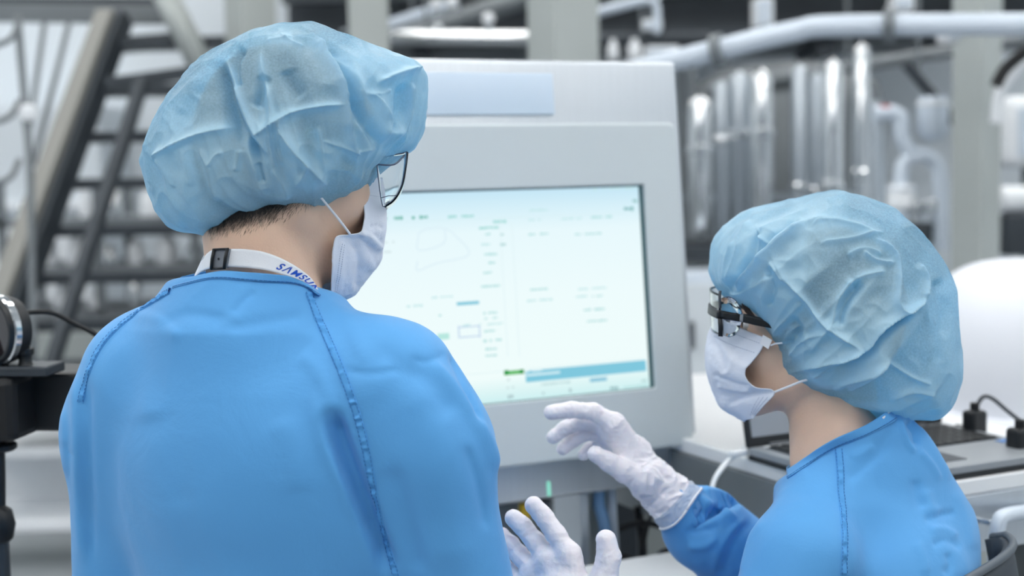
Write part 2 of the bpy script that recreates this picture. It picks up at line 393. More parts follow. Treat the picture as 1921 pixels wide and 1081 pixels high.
MB().box((c[0], 5.58, .3), (.3, .006, .14)).build('back_panel', M['white_pl'], wc)

# ------------------------------------------------------------------ stainless process skid at the right
tk = thing('process_tank', (P(1480, 400, 7.2)[0], 7.2, 0), 'large upright stainless process tank behind the row of steel tubes', 'tank')
tc = np.array([P(1470, 400, 7.3)[0], 7.3, 0])
o = MB().lathe(tc, [(.3, .35), (.45, .45), (.5, .55), (.5, 1.75), (.47, 1.86), (.3, 1.95), (.05, 1.98)], (0, 0, 1), 48).build('shell', M['grey_steel'], tk); auto_smooth(o, 50)
for z in (.75, 1.3): MB().lathe(tc, [(.5, z - .02), (.515, z - .015), (.515, z + .015), (.5, z + .02)], (0, 0, 1), 48).build('hoop', M['steel'], tk)
for a in (45, 135, 225, 315):
    q = tc + .4 * np.array([math.cos(math.radians(a)), math.sin(math.radians(a)), 0])
    MB().tube([q + np.array([0, 0, .0]), q + np.array([0, 0, .5])], .035, 12).build('leg', M['steel'], tk)
tubes = [(1312, 178, 22, 'first'), (1352, 150, 13, 'second'), (1386, 132, 20, 'third'), (1428, 128, 21, 'fourth'), (1500, 120, 15, 'fifth'), (1532, 135, 14, 'sixth'), (1562, 110, 19, 'seventh'), (1616, 80, 16, 'eighth')]
for q, (x, ytop, rpx, nm) in enumerate(tubes):
    d = 5.7 + .06 * (q % 3); r = rpx * d / FPX; top = P(x, ytop, d); z0 = P(x, 448, d)[2] if q < 4 else .55
    t = thing('filter_tube', (top[0], top[1], z0), '%s upright stainless filter tube from the console, with domed top' % nm, 'tube', 'upright stainless tubes behind the seated worker')
    L = top[2] - z0
    o = MB().lathe((top[0], top[1], z0), [(r * .7, 0), (r, .03), (r, L - r), (r * .8, L - r * .4), (r * .35, L - .01), (.004, L)], (0, 0, 1), 28).build('housing', M['steel'] if q not in (0, 3, 6, 7) else M['chrome'], t); auto_smooth(o, 50)
    o = MB().lathe((top[0], top[1], z0 + L * .62), [(r, -.02), (r * 1.18, -.014), (r * 1.18, .014), (r, .02)], (0, 0, 1), 28).build('clamp', M['chrome'], t); auto_smooth(o)
    if q >= 4: MB().tube([(top[0], top[1], .02), (top[0], top[1], z0 + .05)], .02, 10).build('leg', M['steel'], t)
sr = thing('skid_frame', (P(1450, 470, 5.8)[0], 5.8, 0), 'dark steel skid frame carrying the upright tubes', 'frame')
za = P(1330, 455, 5.8)[2]
xa, xb = P(1270, 455, 5.8)[0], P(1700, 455, 5.8)[0]
for yy in (5.6, 5.95): MB().box(((xa + xb) / 2, yy, za - .03), ((xb - xa) / 2, .03, .03), None, .004).build('rail', M['dark_steel'], sr)
for xx in (xa, (xa + xb) / 2, xb):
    for yy in (5.6, 5.95): MB().box((xx, yy, (za - .06) / 2), (.025, .025, (za - .06) / 2), None, .003).build('post', M['grey_steel'], sr)
MB().box(((xa + xb) / 2, 5.78, .35), ((xb - xa) / 2, .2, .03), None, .004).build('deck', M['grey_steel'], sr)
ec = thing('electric_cabinet', (P(1330, 600, 5.2)[0], 5.2, 0), 'pale grey electric cabinet seen between the console and the seated worker', 'cabinet')
c = P(1345, 500, 5.2)
MB().box((c[0], 5.35, c[2] / 2 - .01), (.17, .15, c[2] / 2 - .02), None, .01).build('body', M['white_pipe'], ec)
d_ = MB().box((c[0], 5.19, c[2] / 2), (.155, .01, c[2] / 2 - .06), None, .004).build('door', M['wall'], ec)
MB().box((c[0] - .1, 5.17, c[2] - .25), (.012, .012, .05), None, .003).build('handle', M['dark_grey'], d_)

def T(name, lab, cat, pts, r, m, sm=6, group='white insulated pipework on the skid', parts=()):
    t = thing(name, tuple(pts[0]), lab, cat, group)
    o = MB().tube(pts, r, 18, sm).build('pipe_run', m, t); auto_smooth(o, 50)
    return t
d = 5.2
T('insulated_pipe', 'inverted U of white insulated pipe left of the right-hand column', 'pipe', [P(1690, 420, d), P(1690, 345, d), P(1697, 305, d), P(1727, 290, d), P(1755, 305, d), P(1764, 345, d), P(1766, 470, d)], .027, M['white_pipe'])
T('insulated_pipe', 'white elbow pipe above the inverted U pipe', 'pipe', [P(1640, 215, d), P(1672, 212, d), P(1690, 225, d), P(1693, 262, d), P(1720, 300, d)], .03, M['white_pipe'])
T('insulated_pipe', 'pale grey upright pipe on the skid left of the inverted U', 'pipe', [P(1640, 190, d + .3), P(1660, 1012, d + .3)], .03, M['steel'], 0)
T('insulated_pipe', 'steel pipe dropping below the bright valve', 'pipe', [P(1740, 400, d), P(1758, 990, d)], .03, M['steel'], 0)
T('insulated_pipe', 'thin steel pipe in the skid beside the white cup', 'pipe', [P(1700, 400, d + .1), P(1718, 970, d + .1)], .016, M['grey_steel'], 0)
def pod(x, y, r, h, lab, m, cm):
    c = P(x, y, d); t = thing('sensor_pod', c - np.array([0, 0, h / 2]), lab, 'instrument', 'instruments on the skid pipework')
    o = MB().lathe(c, [(r * .55, -h / 2), (r, -h * .32), (r, h * .36), (r * .85, h / 2), (.004, h / 2)], (0, 0, 1), 24).build('housing', m, t); auto_smooth(o, 50)
    o = MB().lathe(c, [(r * 1.04, h * .28), (r * 1.08, h * .3), (r * 1.08, h * .36), (r * 1.04, h * .38)], (0, 0, 1), 24).build('cap_ring', cm, t); auto_smooth(o)
pod(1750, 222, .055, .16, 'large pale cylinder instrument beside the right-hand column', M['white_pipe'], M['white_pl'])
pod(1690, 372, .05, .1, 'white cup-shaped instrument under the inverted U pipe', M['white_pl'], M['white_pipe'])
pod(1722, 390, .024, .05, 'bright chrome valve body under the inverted U pipe', M['chrome'], M['chrome'])
pod(1748, 388, .026, .055, 'bright chrome valve head next to the other chrome valve', M['chrome'], M['chrome'])
pod(1660, 205, .025, .03, 'small red capped valve on the skid', M['red'], M['red'])
pod(1725, 440, .05, .09, 'dark clamp body below the chrome valves', M['dark_steel'], M['dark_steel'])
pipe('black_hose', [P(1700, 120, 5.4), P(1755, 185, 5.4), P(1780, 215, 5.3), P(1806, 240, 5.22)], .022, M['dark_steel'], 'dark hose slanting down to the right-hand column', 'hose', 5, group='hoses on the skid')
T('black_hose', 'black hose arching at the far right edge', 'hose', [P(1868, 160, 4.6), P(1890, 125, 4.6), P(1940, 85, 4.6)], .02, M['rubber'], 5, 'hoses on the skid')
T('curved_pipe', 'white pipe curving at the far right edge', 'pipe', [P(1868, 230, 4.7), P(1878, 170, 4.7), P(1920, 120, 4.7), P(1990, 100, 4.7)], .02, M['white_pl'], 5, 'hoses on the skid')
wp = thing('white_enclosure', P(1920, 310, 6.0), 'white rounded enclosure at the far right edge', 'enclosure')
c = P(1935, 248, 6.0); MB().box(c, (.15, .12, .15), None, .05, 4).build('shell', M['white_pl'], wp, True)
MB().box(c - np.array([0, .125, 0]), (.1, .005, .1), None, .004).build('window_frame', M['white_pipe'], wp)
MB().tube([c - np.array([0, 0, .15]), np.array([c[0], c[1], .02])], .04, 12).build('post', M['grey_steel'], wp)
wj = thing('white_motor', P(1905, 400, 5.6), 'white motor housing at the far right under the enclosure', 'motor')
o = MB().lathe(P(1902, 375, 5.6), [(.02, -.07), (.055, -.05), (.055, .05), (.03, .07)], (1, 0, 0), 24).build('housing', M['white_pl'], wj); auto_smooth(o)
MB().box(P(1905, 440, 5.6), (.06, .06, .08), None, .01).build('bracket', M['dark_steel'], wj)

# ------------------------------------------------------------------ operator console
YAW, TILT = math.radians(26), math.radians(5)
ph = np.array([math.cos(YAW), math.sin(YAW), 0]); pb = np.array([-math.sin(YAW), math.cos(YAW), 0])
pw = math.cos(TILT) * np.array([0, 0, 1.0]) + math.sin(TILT) * pb          # up along the panel
pn = np.cross(ph, pw)                                                       # towards the viewer
PA = P(1203, 347, 2.4)                                                      # top right corner of the screen
PAX = np.array([ph, pw, pn])
def pp3(s, t, n=0.0): return PA + ph * s + pw * t + pn * n
def st(x, y):
    q = on_plane(x, y, PA, pn) - PA; return q @ ph, q @ pw
con = thing('operator_console', (pp3(-.2, 0)[0] + pb[0] * .1, pp3(-.2, 0)[1] + pb[1] * .1, 0), 'stainless operator console with a large lit touchscreen in a pale bezel', 'console')
SW, SH = .545, .343                      # screen opening
def pbox(s0, s1, t0, t1, n0, n1, name, m, parent, bev=.0, seg=2, smooth=False):
    o = MB().box(pp3((s0 + s1) / 2, (t0 + t1) / 2, (n0 + n1) / 2), ((s1 - s0) / 2, (t1 - t0) / 2, (n1 - n0) / 2), PAX, bev, seg).build(name, m, parent)
    return auto_smooth(o, 30) if bev else o
pbox(-.70, .098, -.511, .213, -.20, -.022, 'cabinet', M['steel_h'], con, .008, 3)
# bezel: a rounded frame with the screen opening
def rrect(s0, s1, t0, t1, r, k=6):
    out = []
    for cx, cy, a in ((s1 - r, t1 - r, 0), (s0 + r, t1 - r, 90), (s0 + r, t0 + r, 180), (s1 - r, t0 + r, 270)):
        for i in range(k + 1):
            t = math.radians(a + 90 * i / k); out.append((cx + r * math.cos(t), cy + r * math.sin(t)))
    return out
B0, B1, T0, T1 = -.64, .0695, -.446, .104
rings = []
outer = lambda g, n: [pp3(a, b, n) for a, b in rrect(B0 + g, B1 - g, T0 + g, T1 - g, .014)]
inner = lambda g, n: [pp3(a, b, n) for a, b in rrect(-SW - g, g, -SH - g, g, .003)]
loops = [outer(0, -.022), outer(0, .006), outer(.0015, .009), outer(.004, .0105), inner(.002, .0105), inner(.0, .009), inner(0, -.004)]
nb = len(loops[0]); V = [v for l in loops for v in l]
Fc = [(i * nb + k, i * nb + (k + 1) % nb, (i + 1) * nb + (k + 1) % nb, (i + 1) * nb + k) for i in range(len(loops) - 1) for k in range(nb)]
bz = mk('bezel', V, Fc, M['bezel'], con, False); auto_smooth(bz, 5)
gk = MB()
for a in ((-SW - .001, -SW + .0025, -SH, 0), (-.0042, .001, -SH, 0), (-SW, 0, -.0022, .001), (-SW, 0, -SH - .001, -SH + .0012)):
    gk.box(pp3((a[0] + a[1]) / 2, (a[2] + a[3]) / 2, .0005), ((a[1] - a[0]) / 2, (a[3] - a[2]) / 2, .0035), PAX)
gk.build('gasket', mat('gasket_teal_black', lin(62, 98, 104), .5), con)
# screen: emissive, with its own pale-blue gradient at the top of the page
scr = bpy.data.materials.new('screen_glow'); scr.use_nodes = True; nt = scr.node_tree; nt.nodes.clear()
tcn = nt.nodes.new('ShaderNodeTexCoord'); sx = nt.nodes.new('ShaderNodeSeparateXYZ'); rp = nt.nodes.new('ShaderNodeValToRGB'); em = nt.nodes.new('ShaderNodeEmission'); ou = nt.nodes.new('ShaderNodeOutputMaterial')
nt.links.new(tcn.outputs['Generated'], sx.inputs[0]); nt.links.new(sx.outputs['Z'], rp.inputs[0]); nt.links.new(rp.outputs[0], em.inputs[0]); nt.links.new(em.outputs[0], ou.inputs[0])
cr = rp.color_ramp; cr.elements[0].position = 0; cr.elements[0].color = lin(205, 240, 242); cr.elements[1].position = 1; cr.elements[1].color = lin(196, 230, 246)
for p_, c_ in ((.06, (222, 246, 246)), (.12, (240, 253, 252)), (.5, (238, 252, 253)), (.8, (232, 249, 253)), (.9, (216, 241, 250))):
    e = cr.elements.new(p_); e.color = lin(*c_)
em.inputs[1].default_value = 1.0
so = pbox(-SW, 0, -SH, 0, -.008, -.003, 'screen', scr, con)
uim = {}
def ui(x0, y0, x1, y1, col, name, n=0.0006, s=1.0):
    xm, ym = (x0 + x1) / 2, (y0 + y1) / 2; cs_, ct_ = st(xm, ym); hh = abs(y1 - y0) / FPX * 2.36 / 2
    a = (st(x0, ym)[0], ct_ - hh); b = (st(x1, ym)[0], ct_ + hh)
    k = (col, s)
    if k not in uim: uim[k] = emis('screen_ink', lin(*col), s)
    return pbox(min(a[0], b[0]), max(a[0], b[0]), min(a[1], b[1]), max(a[1], b[1]), -.0028, -.0028 + n, name, uim[k], so)
def ui_text(x0, y, x1, h, col, name='text_line'):
    a = st(x0, y); b = st(x1, y); g = MB(); s = a[0]; hh = h / FPX * 2.35 / 2
    L = abs(b[0] - a[0]); s1 = a[0] + L
    while s < s1:
        w = RNG.uniform(.0022, .006)
        if RNG.random() > .18: g.box(pp3(s + w / 2, a[1] + RNG.uniform(-.15, .15) * hh, -.0022), (w / 2, hh * RNG.uniform(.55, 1), .0003), PAX)
        s += w + .0013
    k = (col, 1.0)
    if k not in uim: uim[k] = emis('screen_ink', lin(*col), 1)
    if g.V: g.build(name, uim[k], so)
teal = (150, 214, 208); pale = (196, 232, 234); grey = (206, 222, 226)
ui_text(700, 411, 802, 7, (110, 186, 172), 'title_text')
ui_text(842, 407, 888, 5, teal); ui_text(995, 395, 1028, 5, pale)
ui_text(908, 417, 956, 6, (160, 218, 214)); ui_text(900, 428, 938, 5, teal)
for x0, x1, y in ((988, 1018, 413), (1050, 1090, 411), (1110, 1150, 408), (988, 1030, 440), (1080, 1126, 440), (904, 922, 440), (904, 924, 459), (904, 930, 478), (904, 930, 494), (908, 922, 512),
                  (904, 944, 538), (996, 1026, 544), (1086, 1136, 543), (1082, 1100, 557), (1112, 1132, 556), (990, 1034, 565), (1096, 1134, 582), (1096, 1138, 604), (806, 850, 559), (764, 794, 575), (910, 944, 609),
                  (908, 934, 588), (910, 932, 598), (910, 930, 622), (908, 938, 640), (912, 936, 656), (912, 934, 668), (760, 796, 617), (824, 840, 592), (868, 902, 611)):
    ui_text(x0, y, x1, 4.5, pale if (x0 + y) % 2 else (176, 222, 222))
ui_text(940, 440, 946, 5, (170, 210, 210)); ui_text(940, 459, 947, 5, (170, 210, 210)); ui_text(722, 455, 744, 4, grey); ui_text(720, 473, 734, 4, grey)
ui_text(1172, 392, 1196, 8, (110, 175, 175)); ui_text(1188, 377, 1194, 6, (140, 190, 190)); ui_text(1112, 355, 1196, 4, pale)
ui(858, 566, 900, 572, (132, 202, 222), 'active_tab')
ui(822, 626, 844, 637, (184, 232, 224), 'green_box')
for a in ((861, 612, 902, 614), (861, 631, 902, 633), (861, 612, 863, 633), (900, 612, 902, 633)): ui(*a, (186, 208, 236), 'box_line')
ui(947, 695, 984, 703, (104, 190, 112), 'status_badge'); ui(947, 695, 955, 703, (40, 150, 70), 'badge_end', .0009); ui(976, 693.5, 984, 701.5, (40, 150, 70), 'badge_end', .0009)
ui(987, 686, 1214, 707, (128, 200, 222), 'status_bar')
ui_text(988, 697, 1018, 4, (225, 246, 250)); 
ui(988, 699.5, 1052, 703.5, (216, 242, 248), 'bar_text', .0010)
ui_text(952, 713, 963, 4, (190, 210, 212)); ui_text(952, 728, 964, 4, (190, 210, 212)); ui_text(1016, 722, 1068, 4, (184, 214, 216)); 
ui(1108, 709, 1140, 716, (140, 198, 220), 'bar_button'); ui_text(1194, 716, 1216, 4, (150, 190, 190))
for x, y in ((958, 745), (1016, 739), (1073, 733)): ui_text(x - 4, y, x + 4, 8, (170, 196, 200))
ui_text(1146, 729, 1158, 6, (140, 180, 184)); ui_text(1172, 727, 1212, 4, (176, 220, 220))
for y in (405, 676): ui(690, y + (20 if y > 500 else 3), 1212, y + (20.8 if y > 500 else 3.8), (216, 238, 242), 'rule_line')
for x in (946, 968): ui(x, 420, x + 1, 665, (224, 242, 246), 'rule_line')
# page drawing of a vessel in pale lines
for q in (((784, 440), (800, 430), (830, 427), (850, 436)), ((786, 442), (786, 470), (833, 457), (835, 430)), ((850, 438), (878, 466), (874, 482), (820, 494), (784, 508), (784, 490))):
    pts = [pp3(*st(*k), -.0018) for k in q]
    MB().tube(pts, .0012, 6, 3).build('drawing_line', uim.setdefault(('dl', 1), emis('screen_ink', lin(222, 240, 248), 1)), so)
pl = st(803, 132); pl2 = st(1050, 212)
pbox(pl[0], pl2[0], pl2[1], pl[1], -.022, -.016, 'name_plate', M['plate'], con, .0015)
lt = st(1041, 920); pbox(lt[0] - .003, lt[0] + .003, lt[1] - .012, lt[1] + .012, -.022, -.0205, 'indicator_light', emis('indicator', lin(150, 235, 215), .9), con)
# support under the cabinet
cb = pp3(-.25, -.51, -.11); cz = cb[2]
cf = lambda s, n, z: np.array([*(pp3(s, -.51, n)[:2]), z])
FAX = np.array([ph, pb, [0, 0, 1.0]])
MB().box(cf(-.28, -.12, cz / 2), (.055, .04, cz / 2), FAX, .006).build('pedestal', M['grey_steel'], con)
MB().box(cf(-.28, -.12, .02), (.3, .25, .02), FAX, .006).build('foot_plate', M['grey_steel'], con)
MB().box(cf(-.115, -.10, cz - .22), (.008, .05, .22), FAX, .002).build('side_bracket', M['steel_h'], con)
MB().box(cf(-.06, -.15, cz - .3), (.035, .02, .3), FAX, .004).build('cable_duct', M['column'], con)
MB().box(cf(-.232, -.045, cz - .014), (.008, .006, .014), FAX, .002).build('connector', M['yellow'], con)
o = MB().lathe(cf(-.20, -.04, cz - .02), [(.008, 0), (.014, .004), (.014, .02)], (0, 0, 1), 16).build('gland', M['dark_grey'], con)
def cable(name, lab, pts, r, m, cat='cable', group='cables under the console', sm=8):
    o = MB().tube(pts, r, 10, sm).build(name, m, None, True); tag(o, lab, cat, group); return o
cable('hose', 'clear blue hose hanging below the console cabinet', [P(1126, 905, 2.42), P(1124, 945, 2.42), P(1134, 985, 2.42), P(1138, 1040, 2.44), P(1120, 1200, 2.5)], .011, M['tube_blue'], 'hose')
cable('hose', 'second pale hose beside the clear blue hose under the console', [P(1146, 900, 2.46), P(1148, 960, 2.46), P(1152, 1040, 2.5), P(1150, 1200, 2.5)], .009, M['white_pipe'], 'hose')
cable('cable', 'thick black cable dropping straight below the gloved forearm', [P(1196, 950, 2.55), P(1204, 1000, 2.55), P(1206, 1050, 2.55), P(1204, 1200, 2.6)], .008, M['rubber'])
cable('cable', 'black cable looping left from behind the gloved forearm', [P(1150, 1000, 2.5), P(1180, 986, 2.5), P(1215, 982, 2.5), P(1250, 996, 2.5), P(1262, 1040, 2.5), P(1258, 1120, 2.5)], .0055, M['rubber'])
cable('cable', 'thin black cable rising beside the straight black cable', [P(1206, 1030, 2.53), P(1214, 990, 2.53), P(1224, 960, 2.53)], .004, M['rubber'])
cable('cable', 'short black cable low down near the bent thumb', [P(1165, 1044, 2.45), P(1190, 1052, 2.45), P(1212, 1062, 2.45)], .006, M['rubber'])
cable('cable', 'curved black cable low under the sleeve', [P(1228, 1056, 2.45), P(1240, 1038, 2.45), P(1262, 1034, 2.45), P(1266, 1062, 2.45), P(1262, 1120, 2.45)], .005, M['rubber'])
# machine cabinet behind the console
mc = thing('machine_cabinet', (P(1150, 1000, 3.1)[0], 3.1, 0), 'grey machine cabinet standing behind the console legs', 'cabinet')
c = P(1090, 1000, 3.2); zt = P(1090, 905, 3.2)[2] + .15
AX = np.array([[math.cos(.25), math.sin(.25), 0], [-math.sin(.25), math.cos(.25), 0], [0, 0, 1]])
MB().box((c[0] - .05, c[1] + .2, zt / 2), (.42, .2, zt / 2 - .005), AX, .008).build('body', M['grey_steel'], mc)
for s_, w_, mm in ((-.25, .16, M['grey_steel']), (.03, .1, M['dark_steel']), (.22, .07, M['column'])):
    q = np.array([c[0] - .05, c[1] + .2, zt / 2]) + AX[0] * s_ - AX[1] * .207
    MB().box(q, (w_, .008, zt / 2 - .05), AX, .003).build('door', mm, mc)
# white cart top low in front
wt = thing('white_cart', (P(1230, 1100, 2.2)[0], P(1230, 1100, 2.2)[1], 0), 'white cart top at the bottom edge below the cables', 'cart')
c = P(1240, 1085, 2.2)
MB().box(c - np.array([0, 0, .025]), (.14, .14, .02), FAX, .008).build('top', M['white_pl'], wt)
MB().box(c - np.array([0, 0, .45]), (.13, .13, .015), FAX, .004).build('shelf', M['white_pl'], wt)
for sx in (-1, 1):
    for sy in (-1, 1):
        q = c + ph * .12 * sx + pb * .12 * sy
        MB().tube([np.array([q[0], q[1], .02]), np.array([q[0], q[1], c[2] - .03])], .011, 10).build('post', M['chrome'], wt)

# ------------------------------------------------------------------ bench, laptop, hood
TZ = 1.025
e0 = at_z(1320, 835, TZ); ed = -pb                                        # left edge runs towards the camera
fr = at_z(1798, 903, TZ)
fd = (fr - e0) @ ed                                                       # front line
bench = thing('steel_bench', (e0[0] + .4, e0[1] + .1, 0), 'stainless steel workbench carrying the open laptop', 'bench')
def bt(s, t, z): return np.array([*(e0[:2] + ph[:2] * s + ed[:2] * t), z])  # s right, t towards the camera
BW = .53
MB().box(bt(BW / 2, (fd - .66) / 2, TZ - .012), (BW / 2, (fd + .66) / 2, .012), FAX, .003).build('worktop', mat('bench_steel', lin(240, 242, 244), .3, .25), bench)
MB().box(bt(.0, (fd - .66) / 2, TZ - .09), (.006, (fd + .62) / 2, .066), FAX, .002).build('apron', M['grey_steel'], bench)
for s0 in (.004,):
    dr = MB().box(bt(s0 + .26, fd - .012, TZ - .068), (.26, .012, .044), FAX, .003).build('drawer', M['steel_h'], bench)
    MB().tube([bt(s0 + .2, fd, TZ - .062), bt(s0 + .2, fd + .02, TZ - .062), bt(s0 + .32, fd + .02, TZ - .062), bt(s0 + .32, fd, TZ - .062)], .004, 8).build('handle', M['chrome'], dr)
for s0, t0 in ((.05, fd - .06), (BW - .05, fd - .06), (.05, -.6), (BW - .05, -.6)):
    MB().box(bt(s0, t0, (TZ - .03) / 2), (.02, .02, (TZ - .03) / 2), FAX, .003).build('leg', M['grey_steel'], bench)
MB().box(bt(BW / 2, -.1, .32), (BW / 2 - .06, .3, .012), FAX).build('shelf', M['grey_steel'], bench)
MB().box(bt(.012, fd * .5, .68), (.01, .22, .26), FAX, .003).build('side_panel', M['grey_steel'], bench)
# laptop
LZ = TZ
lb = at_z(1403, 840, TZ + .02); ls = (lb - e0) @ ph; ltt = (lb - e0) @ ed
LW, LD = .40, .27
lap = thing('laptop', bt(ls + LW / 2, ltt + LD / 2, LZ), 'open grey laptop with dark keys on the steel bench behind the seated worker', 'laptop')
MB().box(bt(ls + LW / 2, ltt + LD / 2, LZ + .004), (LW / 2, LD / 2, .004), FAX, .002).build('chassis', M['black'], lap)
MB().box(bt(ls + LW / 2, ltt + LD / 2, LZ + .014), (LW / 2 - .001, LD / 2 - .001, .006), FAX, .002).build('deck', M['lap_grey'], lap)
kb = MB().box(bt(ls + LW / 2, ltt + .085, LZ + .0205), (LW / 2 - .02, .064, .0008), FAX).build('keyboard_well', M['dark_grey'], lap)
k0 = None
for r_ in range(6):
    for q in range(17):
        c = bt(ls + .034 + q * (LW - .068) / 16, ltt + .031 + r_ * .0215, LZ + .0225)
        if k0 is None: o = MB().box(c, (.0088, .0088, .0016), FAX, .0008, 1).build('key', M['black'], kb); k0 = (o, c)
        else:
            o = k0[0].copy(); COL.objects.link(o); o.parent = kb; o.location = tuple(c - k0[1])
MB().box(bt(ls + LW / 2 - .03, ltt + .205, LZ + .0204), (.055, .034, .0006), FAX, .0003, 1).build('touchpad', M['dark_grey'], lap)
MB().box(bt(ls + LW - .028, ltt + .168, LZ + .0206), (.014, .008, .0005), FAX).build('sticker', M['blue_pl'], lap)
MB().box(bt(ls + .05, ltt + .016, LZ + .0206), (.028, .006, .0006), FAX).build('sticker', M['white_pl'], lap)
la = math.radians(102); lu = np.array([*(ed[:2] * math.cos(la) * 1.0), math.sin(la)]); lu = norm(lu)
LAX = np.array([ph, lu, np.cross(ph, lu)])
lc = bt(ls + LW / 2, ltt - .004, LZ + .018) + lu * .128
lid = MB().box(lc, (LW / 2, .128, .004), LAX, .003).build('lid', M['black'], lap)
MB().box(lc + LAX[2] * .0045, (LW / 2 - .01, .112, .0006), LAX).build('display', mat('laptop_display_off', lin(150, 156, 164), .25), lid)
MB().tube([bt(ls + .04, ltt, LZ + .018), bt(ls + LW - .04, ltt, LZ + .018)], .006, 10).build('hinge', M['dark_grey'], lap)
# white USB lead
us = thing('usb_cable', bt(.03, .02, TZ), 'white cable with a white plug hanging over the bench edge', 'cable')
q0 = at_z(1412, 842, TZ + .012)
MB().box(q0, (.017, .009, .005), FAX, .003).build('plug', M['white_pl'], us)
q1 = at_z(1386, 850, TZ + .01)
MB().box(q1, (.016, .008, .005), FAX, .003).build('plug', M['white_pl'], us)
MB().tube([q1, P(1372, 860, 2.24), P(1352, 882, 2.2), P(1338, 908, 2.18), P(1330, 960, 2.16), P(1328, 1050, 2.2)], .0042, 10, 8).build('lead', M['white_pl'], us, True)
# power plugs on the bench
def plug(x, y, h, r, lab):
    b = at_z(x, y, TZ); t = thing('power_plug', b, lab, 'plug', 'black power plugs on the bench')
    MB().box(b + np.array([0, 0, h / 2]), (r, r * .8, h / 2), FAX, .006).build('body', M['black'], t)
    MB().tube([b + np.array([0, 0, h * .7]), b + np.array([0, 0, h + .012])], r * .45, 10).build('strain_relief', M['rubber'], t)
    return b + np.array([0, 0, h])
a0 = plug(1828, 828, .052, .017, 'black plug standing on the bench beside the laptop keyboard')
a1 = plug(1913, 862, .05, .018, 'black plug at the right edge of the bench')
cable('cable', 'black lead arching between the two plugs', [a0, a0 + np.array([.012, 0, .02]), (a0 * .62 + a1 * .38) + np.array([0, 0, .03]), (a0 * .25 + a1 * .75) + np.array([0, 0, .018]), a1 + np.array([0, 0, .01])], .0035, M['dark_grey'], group='leads on the bench')
cable('cable', 'short black lead lying beside the upright plug', [at_z(1795, 800, TZ + .005), at_z(1812, 803, TZ + .012), at_z(1826, 802, TZ + .02)], .004, M['rubber'], group='leads on the bench')
# rack post in front of the bench
rp_ = thing('tube_frame', (P(1872, 1000, 2.05)[0], P(1872, 1000, 2.05)[1], 0), 'bent white tube frame at the right edge below the bench', 'frame')
q = P(1868, 1020, 2.04)
MB().tube([np.array([q[0], q[1], .02]), P(1866, 1140, 2.04), P(1867, 1060, 2.04), P(1868, 1020, 2.04), P(1874, 980, 2.04), P(1886, 968, 2.05), P(1930, 960, 2.1), P(2040, 950, 2.18)], .011, 12, 6).build('tube', M['white_pipe'], rp_, True)
MB().box(np.array([q[0], q[1], .012]), (.03, .03, .01)).build('foot', M['dark_grey'], rp_)
# hood behind the bench
hd = thing('white_hood', (P(1950, 700, 3.2)[0], 3.25, 0), 'large white rounded equipment hood behind the bench at the right edge', 'hood')
hc = P(1985, 700, 3.25)
G = []
for i in range(25):
    v = i / 24; row = []
    a = v * math.pi / 2
    zz = P(1985, 770, 3.25)[2] + (P(1985, 485, 3.25)[2] - P(1985, 770, 3.25)[2]) * math.sin(a) ** .8
    rx, ry = .31 * max(math.cos(a), 0) ** .45 + .002, .30 * max(math.cos(a), 0) ** .45 + .002
    for j in range(49):
        t = 2 * math.pi * j / 48; cx, cy = math.cos(t), math.sin(t)
        row.append((hc[0] + rx * np.sign(cx) * abs(cx) ** .8, hc[1] + ry * np.sign(cy) * abs(cy) ** .8, zz))
    G.append(row)
MB().grid(G).build('dome', M['hood'], hd, True)
zb = P(1985, 770, 3.25)[2]
o = MB().lathe((hc[0], hc[1], zb), [(.30, -.16), (.37, -.14), (.385, -.03), (.36, .02), (.30, .034)], (0, 0, 1), 48).build('rim', M['hood'], hd); auto_smooth(o, 50)
o = MB().lathe((hc[0], hc[1], 0), [(.2, 0), (.28, .02), (.28, .04), (.12, .06), (.12, zb - .17), (.3, zb - .16)], (0, 0, 1), 32).build('pedestal', M['grey_steel'], hd); auto_smooth(o, 40)

# ------------------------------------------------------------------ instrument at the left edge
ins = thing('camera_stand', (P(30, 1000, 1.95)[0], 2.05, 0), 'black camera head with round glass disc on a clamp stand at the left edge', 'camera')
bx = P(45, 758, 2.0)
A2 = np.array([[math.cos(-.12), math.sin(-.12), 0], [-math.sin(-.12), math.cos(-.12), 0], [0, 0, 1]])
MB().box(bx + np.array([.02, .06, 0]), (.13, .05, .042), A2, .006).build('body', M['black'], ins)
MB().box(bx + np.array([-.05, .0, 0]), (.06, .045, .046), A2, .012).build('grip', M['rubber'], ins)
MB().box(P(35, 692, 1.98), (.055, .03, .007), A2, .003).build('quick_release_plate', M['dark_steel'], ins)
o = MB().lathe(P(48, 686, 1.97), [(.012, 0), (.009, .004), (.009, .014), (.0125, .016), (.0125, .024), (.006, .026)], (0, 0, 1), 20).build('knob', M['black'], ins); auto_smooth(o)
dn = norm(np.array([-.6, -.8, 0])); dc = P(-10, 620, 1.96)
o = MB().lathe(dc, [(.034, -.03), (.043, -.03), (.0465, -.02), (.0465, .0), (.044, .006), (.040, .006), (.039, -.004)], dn, 40).build('lens_ring', M['black'], ins); auto_smooth(o)
o = MB().lathe(dc - dn * .006, [(.0472, -.006), (.049, -.004), (.049, .004), (.0472, .006)], dn, 40).build('silver_rim', M['chrome'], ins); auto_smooth(o)
o = MB().lathe(dc + dn * .0, [(.0395, -.003), (.0395, .0), (.02, .002), (.001, .0025)], dn, 40).build('glass', mat('lens_glass', lin(40, 34, 38), .08, coat=1), ins); auto_smooth(o)
MB().tube([P(-14, 640, 1.97), P(-14, 688, 1.97)], .02, 14).build('lens_bracket', M['black'], ins)
MB().tube([P(-8, 815, 2.0), P(-6, 900, 2.0), P(-6, 1000, 2.0)], .012, 14).build('stem', M['black'], ins)
